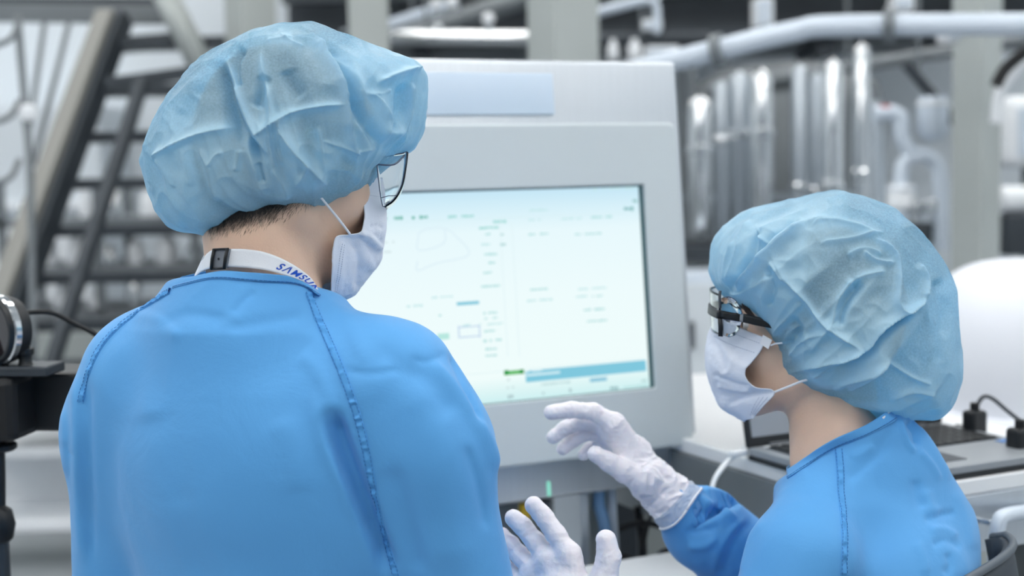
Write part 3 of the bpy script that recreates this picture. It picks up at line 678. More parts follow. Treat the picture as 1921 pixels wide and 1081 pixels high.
o = MB().lathe(P(-4, 985, 2.0), [(.008, -.03), (.02, -.02), (.024, 0), (.02, .02), (.008, .03)], (0, 0, 1), 20).build('ball_joint', M['black'], ins); auto_smooth(o, 60)
o = MB().lathe(P(-4, 838, 2.0), [(.022, -.006), (.026, -.003), (.026, .003), (.022, .006)], (0, 0, 1), 20).build('collar', M['black'], ins)
q = P(-6, 1000, 2.0)
MB().tube([q, np.array([q[0], q[1], .03])], .016, 14).build('column', M['dark_steel'], ins)
for a in (0, 120, 240):
    t = math.radians(a); MB().tube([np.array([q[0], q[1], .12]), np.array([q[0] + .32 * math.cos(t), q[1] + .32 * math.sin(t), .015])], .012, 10).build('leg', M['dark_steel'], ins)
cable('cable', 'black cable curving from the camera disc to behind the worker', [P(25, 592, 1.98), P(60, 586, 2.0), P(100, 588, 2.02), P(140, 608, 2.03), P(185, 632, 2.04), P(260, 690, 2.06), P(300, 900, 2.08)], .0035, M['rubber'], group='cables at the left edge')

# ------------------------------------------------------------------ organic modelling: distance fields
def rc(a, b, ra, rb):
    a = np.asarray(a, float); b = np.asarray(b, float); ab = b - a; L2 = ab @ ab
    def f(p):
        q = p - a; m = q @ ab; t = np.clip(m / L2, 0, 1)
        d2 = np.einsum('ij,ij->i', q, q) - t * (2 * m - t * L2)
        return np.sqrt(np.maximum(d2, 1e-12)) - (ra + (rb - ra) * t)
    return f
def ell(c, r, ax=np.eye(3)):
    c = np.asarray(c, float); r = np.asarray(r, float); ax = np.asarray(ax, float)
    def f(p):
        q = ((p - c) @ ax.T) / r; k0 = np.sqrt(np.einsum('ij,ij->i', q, q)); q = q / r; k1 = np.sqrt(np.einsum('ij,ij->i', q, q)) + 1e-9
        return k0 * (k0 - 1) / k1
    return f
def smin(a, b, k):
    h = np.clip(.5 + .5 * (b - a) / k, 0, 1); return b + (a - b) * h - k * h * (1 - h)
RC, ELL = rc, ell
def union(fs, k):
    def f(p):
        d = fs[0](p)
        for g in fs[1:]: d = smin(d, g(p), k)
        return d
    return f
def sub(f, g, k=.004): return lambda p: -smin(-f(p), g(p), k)
def chunked(f, p, n=400000):
    return np.concatenate([f(p[i:i + n]) for i in range(0, len(p), n)])
def surface(f, lo, hi, h, iters=1):
    lo = np.asarray(lo, float); hi = np.asarray(hi, float); n = np.ceil((hi - lo) / h).astype(int) + 1
    ax = [lo[i] + h * np.arange(n[i]) for i in range(3)]
    B_ = 5; nb_ = -(-n // B_)                         # coarse blocks first, then only those near the surface
    cg = np.stack(np.meshgrid(*[lo[i] + h * (B_ * np.arange(nb_[i]) + (B_ - 1) / 2) for i in range(3)], indexing='ij'), -1).reshape(-1, 3)
    cv = chunked(f, cg).reshape(nb_)
    v = np.repeat(np.repeat(np.repeat(cv, B_, 0), B_, 1), B_, 2)[:n[0], :n[1], :n[2]].copy()
    near = np.abs(v) < B_ * h * 1.25
    ii = np.argwhere(near); v[near] = chunked(f, lo + h * ii)
    ins = v < 0
    c = np.zeros(n - 1, int); acc = np.zeros(tuple(n - 1) + (3,)); cnt = np.zeros(n - 1)
    corner = [(i, j, k) for i in (0, 1) for j in (0, 1) for k in (0, 1)]
    sl = lambda o: tuple(slice(o[i], n[i] - 1 + o[i]) for i in range(3))
    for a in corner:
        for d in range(3):
            if a[d]: continue
            b = list(a); b[d] = 1; b = tuple(b)
            va, vb = v[sl(a)], v[sl(b)]; m = (va < 0) != (vb < 0)
            t = np.where(m, va / (va - vb + 1e-20), 0)
            q = np.zeros(tuple(n - 1) + (3,))
            for e in range(3): q[..., e] = a[e]
            q[..., d] += t
            acc += np.where(m[..., None], q, 0); cnt += m
    act = cnt > 0
    idx = -np.ones(n - 1, int); idx[act] = np.arange(act.sum())
    ijk = np.argwhere(act)
    V = lo + h * (ijk + acc[act] / cnt[act][:, None])
    Q = []
    for d in range(3):
        e1, e2 = (d + 1) % 3, (d + 2) % 3
        sa = [slice(1, -1)] * 3; sa[d] = slice(0, n[d] - 1); sb = list(sa); sb[d] = slice(1, n[d])
        A, B = ins[tuple(sa)], ins[tuple(sb)]
        pos = np.argwhere(A != B); 
        if not len(pos): continue
        flip = A[tuple(pos.T)]
        base = pos.copy(); base[:, e1] += 1; base[:, e2] += 1
        def cell(o1, o2):
            p = base.copy(); p[:, e1] += o1; p[:, e2] += o2; return idx[tuple(p.T)]
        q = np.stack([cell(-1, -1), cell(0, -1), cell(0, 0), cell(-1, 0)], 1)
        q[~flip] = q[~flip][:, ::-1]; Q.append(q)
    Q = np.concatenate(Q); Q = Q[(Q >= 0).all(1)]
    return newton(f, V, iters), Q
def grad(f, V, e=6e-4):
    G = np.zeros_like(V)
    for k in ((1, 1, 1), (1, -1, -1), (-1, 1, -1), (-1, -1, 1)):
        k = np.array(k, float); G += f(V + e * k)[:, None] * k
    return G / (4 * e)
def newton(f, V, iters=2):
    for _ in range(iters):
        d = f(V); g = grad(f, V); V = V - (np.clip(d, -.01, .01) / np.maximum((g * g).sum(1), .2))[:, None] * g
    return V
def subdivide(V, Q):
    E = np.concatenate([Q[:, [0, 1]], Q[:, [1, 2]], Q[:, [2, 3]], Q[:, [3, 0]]]); E.sort(1)
    key = E[:, 0] * (len(V) + 1) + E[:, 1]; u, first, inv = np.unique(key, return_index=True, return_inverse=True)
    mid = V[E[first]].mean(1); fc = V[Q].mean(1); nV = len(V); nE = len(mid); n = len(Q); inv = inv.reshape(-1)
    e = [nV + inv[i * n:(i + 1) * n] for i in range(4)]; c = nV + nE + np.arange(n)
    Q2 = np.concatenate([np.stack([Q[:, 0], e[0], c, e[3]], 1), np.stack([e[0], Q[:, 1], e[1], c], 1), np.stack([c, e[1], Q[:, 2], e[2]], 1), np.stack([e[3], c, e[2], Q[:, 3]], 1)])
    return np.concatenate([V, mid, fc]), Q2
def vnormals(V, Q):
    fn = np.cross(V[Q[:, 2]] - V[Q[:, 0]], V[Q[:, 3]] - V[Q[:, 1]]); N = np.zeros_like(V)
    for k in range(Q.shape[1]):
        for d in range(3): N[:, d] += np.bincount(Q[:, k], fn[:, d], len(V))
    return norm(N + 1e-15)
def relax(V, Q, it=1, lam=.5):
    for _ in range(it):
        S = np.zeros_like(V); c = np.zeros(len(V))
        for k in range(4):
            for j in ((k + 1) % 4, (k + 3) % 4):
                for d in range(3): S[:, d] += np.bincount(Q[:, k], V[Q[:, j], d], len(V))
                c += np.bincount(Q[:, k], minlength=len(V))
        V = V + lam * (S / np.maximum(c, 1)[:, None] - V)
    return V
def crease_field(px, creases):
    """height along folds; a fold = (points, height mm, width left px, width right px, 's'oft or 't'ent)"""
    H = np.zeros(len(px))
    for pts, h, wl, wr, kind in creases:
        pts = np.asarray(pts, float)
        if len(pts) > 2: pts = catmull(pts, 4)
        seg = np.diff(pts, axis=0); L = np.linalg.norm(seg, axis=1); cum = np.concatenate([[0], np.cumsum(L)])
        lim = 4 * max(wl, wr); lo = pts.min(0) - lim; hi = pts.max(0) + lim
        m = np.where((px[:, 0] > lo[0]) & (px[:, 0] < hi[0]) & (px[:, 1] > lo[1]) & (px[:, 1] < hi[1]))[0]
        if not len(m): continue
        q = px[m]; best = np.full(len(m), 1e9); sgn = np.ones(len(m)); tt = np.zeros(len(m))
        for i in range(len(seg)):
            r = q - pts[i]; t = np.clip((r @ seg[i]) / (L[i] ** 2 + 1e-9), 0, 1); dv = r - t[:, None] * seg[i]
            dd = np.hypot(dv[:, 0], dv[:, 1]); b = dd < best
            cr_ = seg[i][0] * r[:, 1] - seg[i][1] * r[:, 0]
            best = np.where(b, dd, best); sgn = np.where(b, np.sign(cr_), sgn); tt = np.where(b, (cum[i] + t * L[i]) / cum[-1], tt)
        w = np.where(sgn > 0, wr, wl)
        pr = np.exp(-(best / w) ** 2) if kind == 's' else np.exp(-best / w)
        H[m] += h * .001 * pr * sstep(0, .16, tt) * sstep(0, .16, 1 - tt)
    return H
def facing(V, N): return sstep(.02, .25, (norm(CAM - V) * N).sum(1))

# materials of the workers
M['skin'] = mat('skin', lin(226, 192, 168), .5, bump=.12, bscale=350, var=.05, vscale=25, sss=.12)
def skin_stubble(m):
    nt = m.node_tree; b = nt.nodes['Principled BSDF']; src = b.inputs['Base Color'].links[0].from_socket
    at_ = nt.nodes.new('ShaderNodeAttribute'); at_.attribute_name = 'stubble'
    tc = nt.nodes.new('ShaderNodeTexCoord'); mp = nt.nodes.new('ShaderNodeMapping'); mp.inputs['Scale'].default_value = (900, 900, 220)
    nz = nt.nodes.new('ShaderNodeTexNoise'); nz.inputs['Scale'].default_value = 1; nt.links.new(tc.outputs['Object'], mp.inputs[0]); nt.links.new(mp.outputs[0], nz.inputs['Vector'])
    ad = nt.nodes.new('ShaderNodeMath'); ad.operation = 'ADD'; mu = nt.nodes.new('ShaderNodeMath'); mu.operation = 'MULTIPLY_ADD'; mu.inputs[1].default_value = .7; mu.inputs[2].default_value = -.35
    nt.links.new(nz.outputs['Fac'], mu.inputs[0]); nt.links.new(at_.outputs['Fac'], ad.inputs[0]); nt.links.new(mu.outputs[0], ad.inputs[1])
    ml = nt.nodes.new('ShaderNodeMath'); ml.operation = 'MULTIPLY'; ml.use_clamp = True; nt.links.new(ad.outputs[0], ml.inputs[0]); nt.links.new(at_.outputs['Fac'], ml.inputs[1])
    mx = nt.nodes.new('ShaderNodeMix'); mx.data_type = 'RGBA'; mx.inputs[7].default_value = lin(48, 42, 40)
    nt.links.new(ml.outputs[0], mx.inputs[0]); nt.links.new(src, mx.inputs[6]); nt.links.new(mx.outputs[2], b.inputs['Base Color'])
skin_stubble(M['skin'])
M['hair'] = mat('black_hair', lin(26, 24, 24), .5)
M['mask'] = mat('mask_nonwoven', lin(226, 232, 244), .75, bump=.25, bscale=900)
M['mask_loop'] = mat('mask_elastic', lin(235, 236, 240), .7)
M['glove'] = mat('glove_latex', lin(236, 232, 238), .5, bump=.35, bscale=90, sss=.1)
M['glove_cuff'] = mat('glove_cuff_thin', lin(226, 232, 242), .5, alpha=.55)
M['strap'] = mat('lanyard_ribbon', lin(236, 240, 246), .6, bump=.2, bscale=1500)
M['ink'] = mat('lanyard_print', lin(10, 78, 190), .6)
M['clear'] = mat('clear_polycarbonate', (.97, .985, .99, 1), .02, trans=1, ior=1.25, spec=.5)
M['edge'] = mat('lens_edge', lin(70, 84, 110), .15, spec=.8)
M['eye'] = mat('eye_white', lin(235, 232, 228), .2)
M['iris'] = mat('iris', lin(45, 30, 22), .2)
def gown_mat():
    m = mat('gown_fabric', lin(88, 160, 220), .62, bump=.0, spec=.3, sheen=.15, var=.03, vscale=4)
    nt = m.node_tree; b = nt.nodes['Principled BSDF']; tc = nt.nodes.new('ShaderNodeTexCoord')
    n1 = nt.nodes.new('ShaderNodeTexNoise'); n1.inputs['Scale'].default_value = 14; n1.inputs['Detail'].default_value = 6; n1.inputs['Distortion'].default_value = .6
    n2 = nt.nodes.new('ShaderNodeTexNoise'); n2.inputs['Scale'].default_value = 900; n2.inputs['Detail'].default_value = 2
    b1 = nt.nodes.new('ShaderNodeBump'); b1.inputs['Strength'].default_value = .35; b1.inputs['Distance'].default_value = .006
    b2 = nt.nodes.new('ShaderNodeBump'); b2.inputs['Strength'].default_value = .12; b2.inputs['Distance'].default_value = .001
    nt.links.new(tc.outputs['Object'], n1.inputs['Vector']); nt.links.new(tc.outputs['Object'], n2.inputs['Vector'])
    nt.links.new(n1.outputs['Fac'], b1.inputs['Height']); nt.links.new(n2.outputs['Fac'], b2.inputs['Height'])
    nt.links.new(b1.outputs[0], b2.inputs['Normal']); nt.links.new(b2.outputs[0], b.inputs['Normal']); return m
M['gown'] = gown_mat()
M['seam'] = mat('gown_seam', lin(82, 154, 216), .65, spec=.3)
M['stitch'] = mat('stitch_thread', lin(44, 104, 172), .7)
def cap_mat():
    m = bpy.data.materials.new('cap_nonwoven'); m.use_nodes = True; nt = m.node_tree; nt.nodes.clear(); N = nt.nodes.new; L = nt.links.new
    out = N('ShaderNodeOutputMaterial'); tc = N('ShaderNodeTexCoord')
    fine = N('ShaderNodeTexNoise'); fine.inputs['Scale'].default_value = 420; fine.inputs['Detail'].default_value = 3
    vor = N('ShaderNodeTexVoronoi'); vor.inputs['Scale'].default_value = 620
    big = N('ShaderNodeTexNoise'); big.inputs['Scale'].default_value = 22; big.inputs['Detail'].default_value = 5
    for n in (fine, vor, big): L(tc.outputs['Object'], n.inputs['Vector'])
    bp = N('ShaderNodeBump'); bp.inputs['Strength'].default_value = .35; bp.inputs['Distance'].default_value = .003; L(big.outputs['Fac'], bp.inputs['Height'])
    bp2 = N('ShaderNodeBump'); bp2.inputs['Strength'].default_value = .12; bp2.inputs['Distance'].default_value = .0008; L(fine.outputs['Fac'], bp2.inputs['Height']); L(bp.outputs[0], bp2.inputs['Normal'])
    pb_ = N('ShaderNodeBsdfPrincipled'); pb_.inputs['Base Color'].default_value = lin(194, 230, 246); pb_.inputs['Roughness'].default_value = .36; pb_.inputs['Specular IOR Level'].default_value = .45
    L(bp2.outputs[0], pb_.inputs['Normal'])
    tr = N('ShaderNodeBsdfTranslucent'); tr.inputs['Color'].default_value = lin(96, 196, 236); L(bp2.outputs[0], tr.inputs['Normal'])
    m1 = N('ShaderNodeMixShader'); m1.inputs[0].default_value = .35; L(pb_.outputs[0], m1.inputs[1]); L(tr.outputs[0], m1.inputs[2])
    tp = N('ShaderNodeBsdfTransparent'); tp.inputs['Color'].default_value = lin(196, 226, 244)
    mr = N('ShaderNodeMapRange'); mr.inputs['From Min'].default_value = .15; mr.inputs['From Max'].default_value = .75; mr.inputs['To Min'].default_value = .38; mr.inputs['To Max'].default_value = .62
    L(fine.outputs['Fac'], mr.inputs[0])
    at_ = N('ShaderNodeAttribute'); at_.attribute_name = 'layers'          # doubled cloth in folds and gathers lets less through
    ml = N('ShaderNodeMapRange'); ml.inputs['To Min'].default_value = 1.0; ml.inputs['To Max'].default_value = .22; L(at_.outputs['Fac'], ml.inputs[0])
    mm = N('ShaderNodeMath'); mm.operation = 'MULTIPLY'; L(mr.outputs[0], mm.inputs[0]); L(ml.outputs[0], mm.inputs[1])
    m2 = N('ShaderNodeMixShader'); L(mm.outputs[0], m2.inputs[0]); L(m1.outputs[0], m2.inputs[1]); L(tp.outputs[0], m2.inputs[2]); L(m2.outputs[0], out.inputs[0])
    return m
M['cap'] = cap_mat()

# ------------------------------------------------------------------ a worker's head
class Head:
    def __init__(s, c, az, pitch, near, rollt=0.0, k=1.0):
        """c ear-line centre, az heading (degrees, + to the right of the view), pitch up +, near = +1 right side shows, -1 left"""
        a, p = math.radians(az), math.radians(pitch)
        f0 = np.array([math.sin(a), math.cos(a), 0]); s.r = np.cross(f0, [0, 0, 1.0])
        s.f = f0 * math.cos(p) + np.array([0, 0, 1.0]) * math.sin(p); s.u = np.cross(s.r, s.f)
        if rollt:
            t = math.radians(rollt); s.r, s.u = s.r * math.cos(t) + s.u * math.sin(t), s.u * math.cos(t) - s.r * math.sin(t)
        s.k = k; s.c = np.asarray(c, float); s.near = near; s.A = np.array([s.f, s.r, s.u])
    def W(s, f, r, u): return s.c + s.f * f + s.r * r + s.u * u
    def L(s, q): return (np.asarray(q) - s.c) @ s.A.T
    def HP(s, x, y, lat):
        """seen at (x, y), lat metres off the middle plane on the near side"""
        return on_plane(x, y, s.c + s.r * lat * s.near, s.r)
    def fields(s):
        K = s.k; W = lambda f, r, u: s.c + K * (s.f * f + s.r * r + s.u * u); A = s.A; k = 1.0
        def ell(c, r, ax): return ELL(c, np.array(r) * K, ax)
        def rc(a, b, ra, rb): return RC(a, b, ra * K, rb * K)
        fs = [ell(W(-.008, 0, .032), (.096 * k, .076 * k, .088 * k), A), ell(W(-.028, 0, .004), (.072 * k, .068 * k, .072 * k), A),
              ell(W(.038, 0, -.045), (.060, .056, .072), A), rc(W(.072, -.012, -.103), W(.072, .012, -.103), .02, .02)]
        for q in (-1, 1):
            fs += [rc(W(.0, .055 * q, -.06), W(.068, .016 * q, -.104), .019, .018), ell(W(.062, .036 * q, -.028), (.028, .026, .03), A), rc(W(.088, .018 * q, .022), W(.078, .05 * q, .02), .012, .012)]
        fs += [rc(W(.094, 0, .008), W(.112, 0, -.034), .009, .013), rc(W(.1, .012, -.04), W(.1, -.012, -.04), .010, .010), rc(W(.094, -.016, -.070), W(.094, .016, -.070), .010, .010)]
        body = union(fs, .022)
        socket = union([ell(W(.101, .032, .001), (.016, .02, .013), A), ell(W(.101, -.032, .001), (.016, .02, .013), A)], .004)
        body = sub(body, socket, .008)
        ears = []
        for q in (-1, 1):
            for i in range(7):
                t0, t1 = math.radians(-70 + 40 * i), math.radians(-30 + 40 * i)
                if i == 6: continue
                e = lambda t: W(-.012 + .016 * math.sin(t) * -1, q * (.078 + .008 * (1 - math.cos(t) * 0) + .004 * math.sin(t)), -.005 + .03 * math.cos(t))
                ears.append(rc(e(t0), e(t1), .005, .005))
            ears.append(ell(W(-.006, q * .078, -.006), (.014, .006, .024), A))
        return union([body, union(ears, .006)], .006)
def eyes(H, root):
    for q in (-1, 1):
        c = H.W(.080 * H.k, .032 * q * H.k, .0)
        o = MB().lathe(c, [(.001, -.012), (.0085, -.0085), (.012, 0), (.0085, .0085), (.005, .0109), (.001, .012)], H.f, 20).build('eye', M['eye'], root, True)
        MB().lathe(c + H.f * .0102, [(.0058, 0), (.0045, .0015), (.001, .0022)], H.f, 16).build('iris', M['iris'], o, True)
        MB().tube([H.c + H.k * (H.W(*t_) - H.c) for t_ in ((.097, .016 * q, .018), (.098, .032 * q, .024), (.086, .052 * q, .019))], [.0025, .003, .0015], 8, 5).build('eyebrow', M['hair'], root, True)
def hair_shell(H, root, fh, plane_pts, thick=.007):
    """close-cropped hair: the head grown a little, kept above the hairline"""
    (f0, u0), (f1, u1) = plane_pts
    n = norm(np.array([-(u1 - u0), 0, (f1 - f0)])); 
    def fld(p):
        l = H.L(p); d = (l - np.array([f0, 0, u0])) @ n
        k = union([ell(H.W(-.008, 0, .034), (.096 + thick, .076 + thick, .088 + thick), H.A), ell(H.W(-.028, 0, .004), (.072 + thick, .068 + thick * .7, .072 + thick), H.A)], .02)(p)
        return np.maximum(k, -d)
    V, Q = surface(fld, H.c - .15, H.c + .17, .005)
    return mk('hair', V, Q, M['hair'], root)

# ------------------------------------------------------------------ bouffant cap
def bouffant(root, H, centre, d, outline, rz, axis, creases, seed, hole=42, p=2.5, pleat_amp=.0075, n_pleat=22, nu=660, nv=370):
    C0 = P(*centre, d); e1, e2, e3 = c_r, c_u, -c_f
    outl = np.asarray(outline, float) - np.asarray(centre)
    al = np.radians(np.arange(0, 360, .5)); R = []
    a, b = outl, np.roll(outl, -1, 0)
    for t in al:
        dx, dy = math.cos(t), -math.sin(t)
        den = dx * (b[:, 1] - a[:, 1]) - dy * (b[:, 0] - a[:, 0])
        with np.errstate(divide='ignore', invalid='ignore'):
            r = (a[:, 0] * (b[:, 1] - a[:, 1]) - a[:, 1] * (b[:, 0] - a[:, 0])) / den
            s = (a[:, 0] * dy - a[:, 1] * dx) / den
        ok = (r > 0) & (s >= -1e-9) & (s <= 1 + 1e-9); R.append(r[ok].max() if ok.any() else np.nan)
    R = np.array(R); R = np.where(np.isnan(R), np.nanmean(R), R)
    ker = np.hanning(15); ker /= ker.sum(); R = np.convolve(np.concatenate([R[-20:], R, R[:20]]), ker, 'same')[20:-20]
    axis = norm(axis); a0 = norm(np.cross(axis, e3)); a1 = np.cross(axis, a0)
    th = np.radians(np.linspace(.4, 180 - hole, nv)); phi = np.linspace(0, 2 * np.pi, nu, endpoint=False)
    TH, PH = np.meshgrid(th, phi, indexing='ij')
    D = np.cos(TH)[..., None] * axis + np.sin(TH)[..., None] * (np.cos(PH)[..., None] * a0 + np.sin(PH)[..., None] * a1)
    D = D.reshape(-1, 3); x, y, z = D @ e1, D @ e2, D @ e3
    alp = np.mod(np.arctan2(y, x), 2 * np.pi); ro = np.interp(alp, np.append(al, 2 * np.pi), np.append(R, R[0])) * d / FPX
    sb, cb_ = np.hypot(x, y), np.abs(z)
    r = ((sb / ro) ** p + (cb_ / rz) ** p) ** (-1 / p)
    V = C0 + D * r[:, None]
    Q = []
    ii, jj = np.meshgrid(np.arange(nv - 1), np.arange(nu), indexing='ij'); j2 = (jj + 1) % nu
    Q = np.stack([ii * nu + jj, (ii + 1) * nu + jj, (ii + 1) * nu + j2, ii * nu + j2], -1).reshape(-1, 4)
    N = norm(D)
    # gathers towards the elastic
    the = TH.reshape(-1); ph_ = PH.reshape(-1)
    one = np.stack([np.cos(ph_) * n_pleat / 6.28, np.sin(ph_) * n_pleat / 6.28, the * .6], 1)
    w = sstep(math.radians(45), math.radians(105), the) * (1 - .75 * sstep(math.radians(108), math.radians(140), the))
    V = V + N * (pleat_amp * w * (ridged(one, 1, seed) * 1.0 + .5 * ridged(one, 2.1, seed + 3)))[:, None]
    # creases seen in the cloth, soft crumple elsewhere
    px = proj(V); fc = facing(V, N)
    V = V + N * (crease_field(px, creases) * fc * 2.3)[:, None]
    lay = crease_field(px, [(a_, 1000, b_ * 1.5, c_ * 1.5, k_) for a_, h_, b_, c_, k_ in creases if k_ == 't']) * fc
    lay = np.clip(lay + w * (.25 + .65 * sstep(-.1, .5, ridged(one, 1, seed))) + .45 * sstep(.0, .6, vnoise(V, 16, seed + 1)), 0, 1)
    cr1 = ridged(V + .02 * np.stack([vnoise(V, 30, 5), vnoise(V, 30, 6), vnoise(V, 30, 7)], 1), 16, seed + 9)
    cr2 = ridged(V + .012 * np.stack([vnoise(V, 60, 5), vnoise(V, 60, 6), vnoise(V, 60, 7)], 1), 38, seed + 11)
    V = V + N * (.0028 * np.sign(cr1) * np.abs(cr1) ** 1.4 + .0013 * cr2)[:, None]
    top = np.arange(nu)
    Vn = np.concatenate([V, V[top].mean(0, keepdims=True)])
    o = mk('bouffant_cap', V, Q, M['cap'], root)
    o.data.attributes.new('layers', 'FLOAT', 'POINT').data.foreach_set('value', lay.astype(np.float32))
    # elastic band at the opening
    ring = V[(nv - 1) * nu:][::4]
    MB().tube(np.concatenate([ring, ring[:1]]), .0018, 6).build('elastic_band', M['cap'], o, True)
    return o

# ------------------------------------------------------------------ surgical mask
def mask(root, H, edge, prof, creases, loops, bulge=.012, seed=3, push=0.0):
    E = np.array([H.HP(x, y, l) for x, y, l in edge]); Pf = np.array([H.HP(x, y, 0) for x, y in prof])
    nr, nc = 90, 56
    def res(A):
        A = catmull(A, 8); s = np.concatenate([[0], np.cumsum(np.linalg.norm(np.diff(A, axis=0), axis=1))]); s /= s[-1]
        return np.stack([np.interp(np.linspace(0, 1, nr), s, A[:, k]) for k in range(3)], 1)
    E, Pf = res(E), res(Pf)
    t = np.linspace(0, 1, nc)[None, :, None]
    G = E[:, None] * (1 - t) + Pf[:, None] * t
    out = H.f * .8 + H.r * H.near * .6
    v = np.sin(np.linspace(0, np.pi, nr)) ** .5
    G = G + H.f * push * 1.5 + out * push * (1 - t) + out * (np.sin(np.pi * t) ** 1.0) * (bulge * (.35 + .65 * v))[:, None, None]
    X = G.reshape(-1, 3); px = proj(X)
    N = norm(np.cross(np.gradient(G, axis=1), np.gradient(G, axis=0))).reshape(-1, 3)
    N = N * np.sign((N @ out))[:, None]
    X = X + N * (crease_field(px, creases) + .0006 * vnoise(X, 90, seed) + .0003 * ridged(X, 160, seed))[:, None]
    lat = (X - H.c) @ H.r
    G = X.reshape(nr, nc, 3)
    mir = G - 2 * ((G - H.c) @ H.r)[..., None] * H.r
    full = np.concatenate([G, mir[:, ::-1][:, 1:]], 1)
    o = MB().grid(full, .0012).build('face_mask', M['mask'], root, True)
    # welded hem lines along the side edge
    hem = G[3:-3, 3] + norm(out) * .0004
    for pts, r in loops:
        q = np.array([H.HP(x, y, l) for x, y, l in pts])
        MB().tube(q, r, 10, 8).build('ear_loop', M['mask_loop'], o, True)
        qm = q - 2 * ((q - H.c) @ H.r)[:, None] * H.r
        MB().tube(qm, r, 10, 8).build('ear_loop', M['mask_loop'], o, True)
    return o, G, full
def stitches(G_row, name, m, parent, off, dash=.003, gap=.0016, r=.00035):
    s = np.concatenate([[0], np.cumsum(np.linalg.norm(np.diff(G_row, axis=0), axis=1))]); g = MB(); a = 0
    at = lambda q: np.array([np.interp(q, s, G_row[:, k]) for k in range(3)]) + off
    while a + dash < s[-1]:
        g.tube([at(a), at(a + dash)], r, 5); a += dash + gap
    return g.build(name, m, parent, True)

# ------------------------------------------------------------------ gloves
def glove(root, fingers, thumb, wrist, cuff, r_w, r_c, side_pts=(), seed=1, h=.0028, wrinkle=.0008, cuffcol=None, palm_r=.0145):
    """fingers: four chains [(point, radius) ...] from knuckle to tip; thumb likewise from its base; wrist and cuff points"""
    fs = [rc(wrist, ch[0][0], r_w * .62, palm_r) for ch in fingers] + [rc(thumb[0][0], fingers[1][0][0], .017, palm_r * .9), rc(wrist, thumb[0][0], r_w * .6, .017)]
    for q, rr in side_pts: fs.append(ell(q, (rr, rr, rr)))
    palm = union(fs, .012)
    fore = rc(wrist, cuff, r_w, r_c)
    body = union([palm, fore], .018)
    chains = []
    for ch in list(fingers) + [thumb]:
        chains.append(union([rc(ch[i][0], ch[i + 1][0], ch[i][1], ch[i + 1][1]) for i in range(len(ch) - 1)], .004))
    def f(p):
        d = body(p)
        for c in chains: d = smin(d, c(p), .005)
        return d
    allp = np.array([q for ch in list(fingers) + [thumb] for q, _ in ch] + [wrist, cuff])
    V, Q = surface(f, allp.min(0) - .05, allp.max(0) + .05, h)
    ax = norm(np.asarray(cuff) - wrist)
    keep = ((V[Q].mean(1) - cuff) @ ax) < 0
    Q = Q[keep]; used = np.unique(Q); mp_ = -np.ones(len(V), int); mp_[used] = np.arange(len(used)); V = V[used]; Q = mp_[Q]
    V, Q = subdivide(V, Q); V = newton(f, V, 1)
    N = vnormals(V, Q)
    s = (V - wrist) @ ax; L = np.linalg.norm(np.asarray(cuff) - wrist)
    wob = np.stack([vnoise(V, 45, seed), vnoise(V, 45, seed + 1), vnoise(V, 45, seed + 2)], 1) * .012
    warp = V + wob; warp = warp + ax * ((warp @ ax)[:, None]) * .8
    amp = wrinkle * (.45 + 1.6 * sstep(-.06, .02, s) * (1 - sstep(L * .75, L, s)))
    V = V + N * (amp * ridged(warp, 70, seed + 5) + .4 * wrinkle * ridged(V, 150, seed + 8))[:, None]
    o = mk('glove', V, Q, M['glove'], root)
    o.data.materials.append(M['glove_cuff']); o.data.polygons.foreach_set('material_index', (s[Q].mean(1) > L * .68).astype(np.int32))
    # rolled rim
    rp_ = []; a = norm(np.cross(ax, [0.3, .2, 1])); b = np.cross(ax, a)
    for k in range(40):
        t = 2 * math.pi * k / 40; q = cuff + (r_c + .001) * (a * math.cos(t) + b * math.sin(t)) + ax * .002 * math.sin(3 * t)
        rp_.append(q)
    MB().tube(rp_ + rp_[:1], .0017, 8).build('rolled_rim', M['mask_loop'], o, True)
    return o

def gown_mesh(root, f, lo, hi, creases, seed, h=.0065, amp=.0016, extra=None, gain=1.4):
    V, Q = surface(f, lo, hi, h); V, Q = subdivide(V, Q); V = newton(f, V, 1); N = vnormals(V, Q)
    px = proj(V); fc = facing(V, N)
    H_ = crease_field(px, creases) * fc * gain
    st_ = V * np.array([1, 1, .35])
    H_ = H_ + amp * vnoise(st_, 14, seed) + .5 * amp * ridged(st_ + .03 * np.stack([vnoise(V, 9, 1), vnoise(V, 9, 2), vnoise(V, 9, 3)], 1), 18, seed + 2) + .25 * amp * vnoise(V, 45, seed + 4)
    if extra is not None: H_ = H_ + extra(V, N, px)
    V = V + N * H_[:, None]; V = relax(V, Q, 1, .35)
    return mk('gown', V, Q, M['gown'], root), V, Q
def bvh_of(V, Q): return BVHTree.FromPolygons([Vector(v) for v in V], [list(map(int, q)) for q in Q])
def cast(bvh, x, y):
    dr = norm(P(x, y, 1.0) - CAM); hit = bvh.ray_cast(Vector(CAM), Vector(dr))
    return (np.array(hit[0]), np.array(hit[1])) if hit[0] is not None else (None, None)
def surf_line(bvh, pts, k=10):
    pts = catmull(np.asarray(pts, float), k); out = []
    for x, y in pts:
        q, n = cast(bvh, x, y)
        if q is not None: out.append((q, n if (n @ (CAM - q)) > 0 else -n))
    return np.array([o[0] for o in out]), np.array([o[1] for o in out])
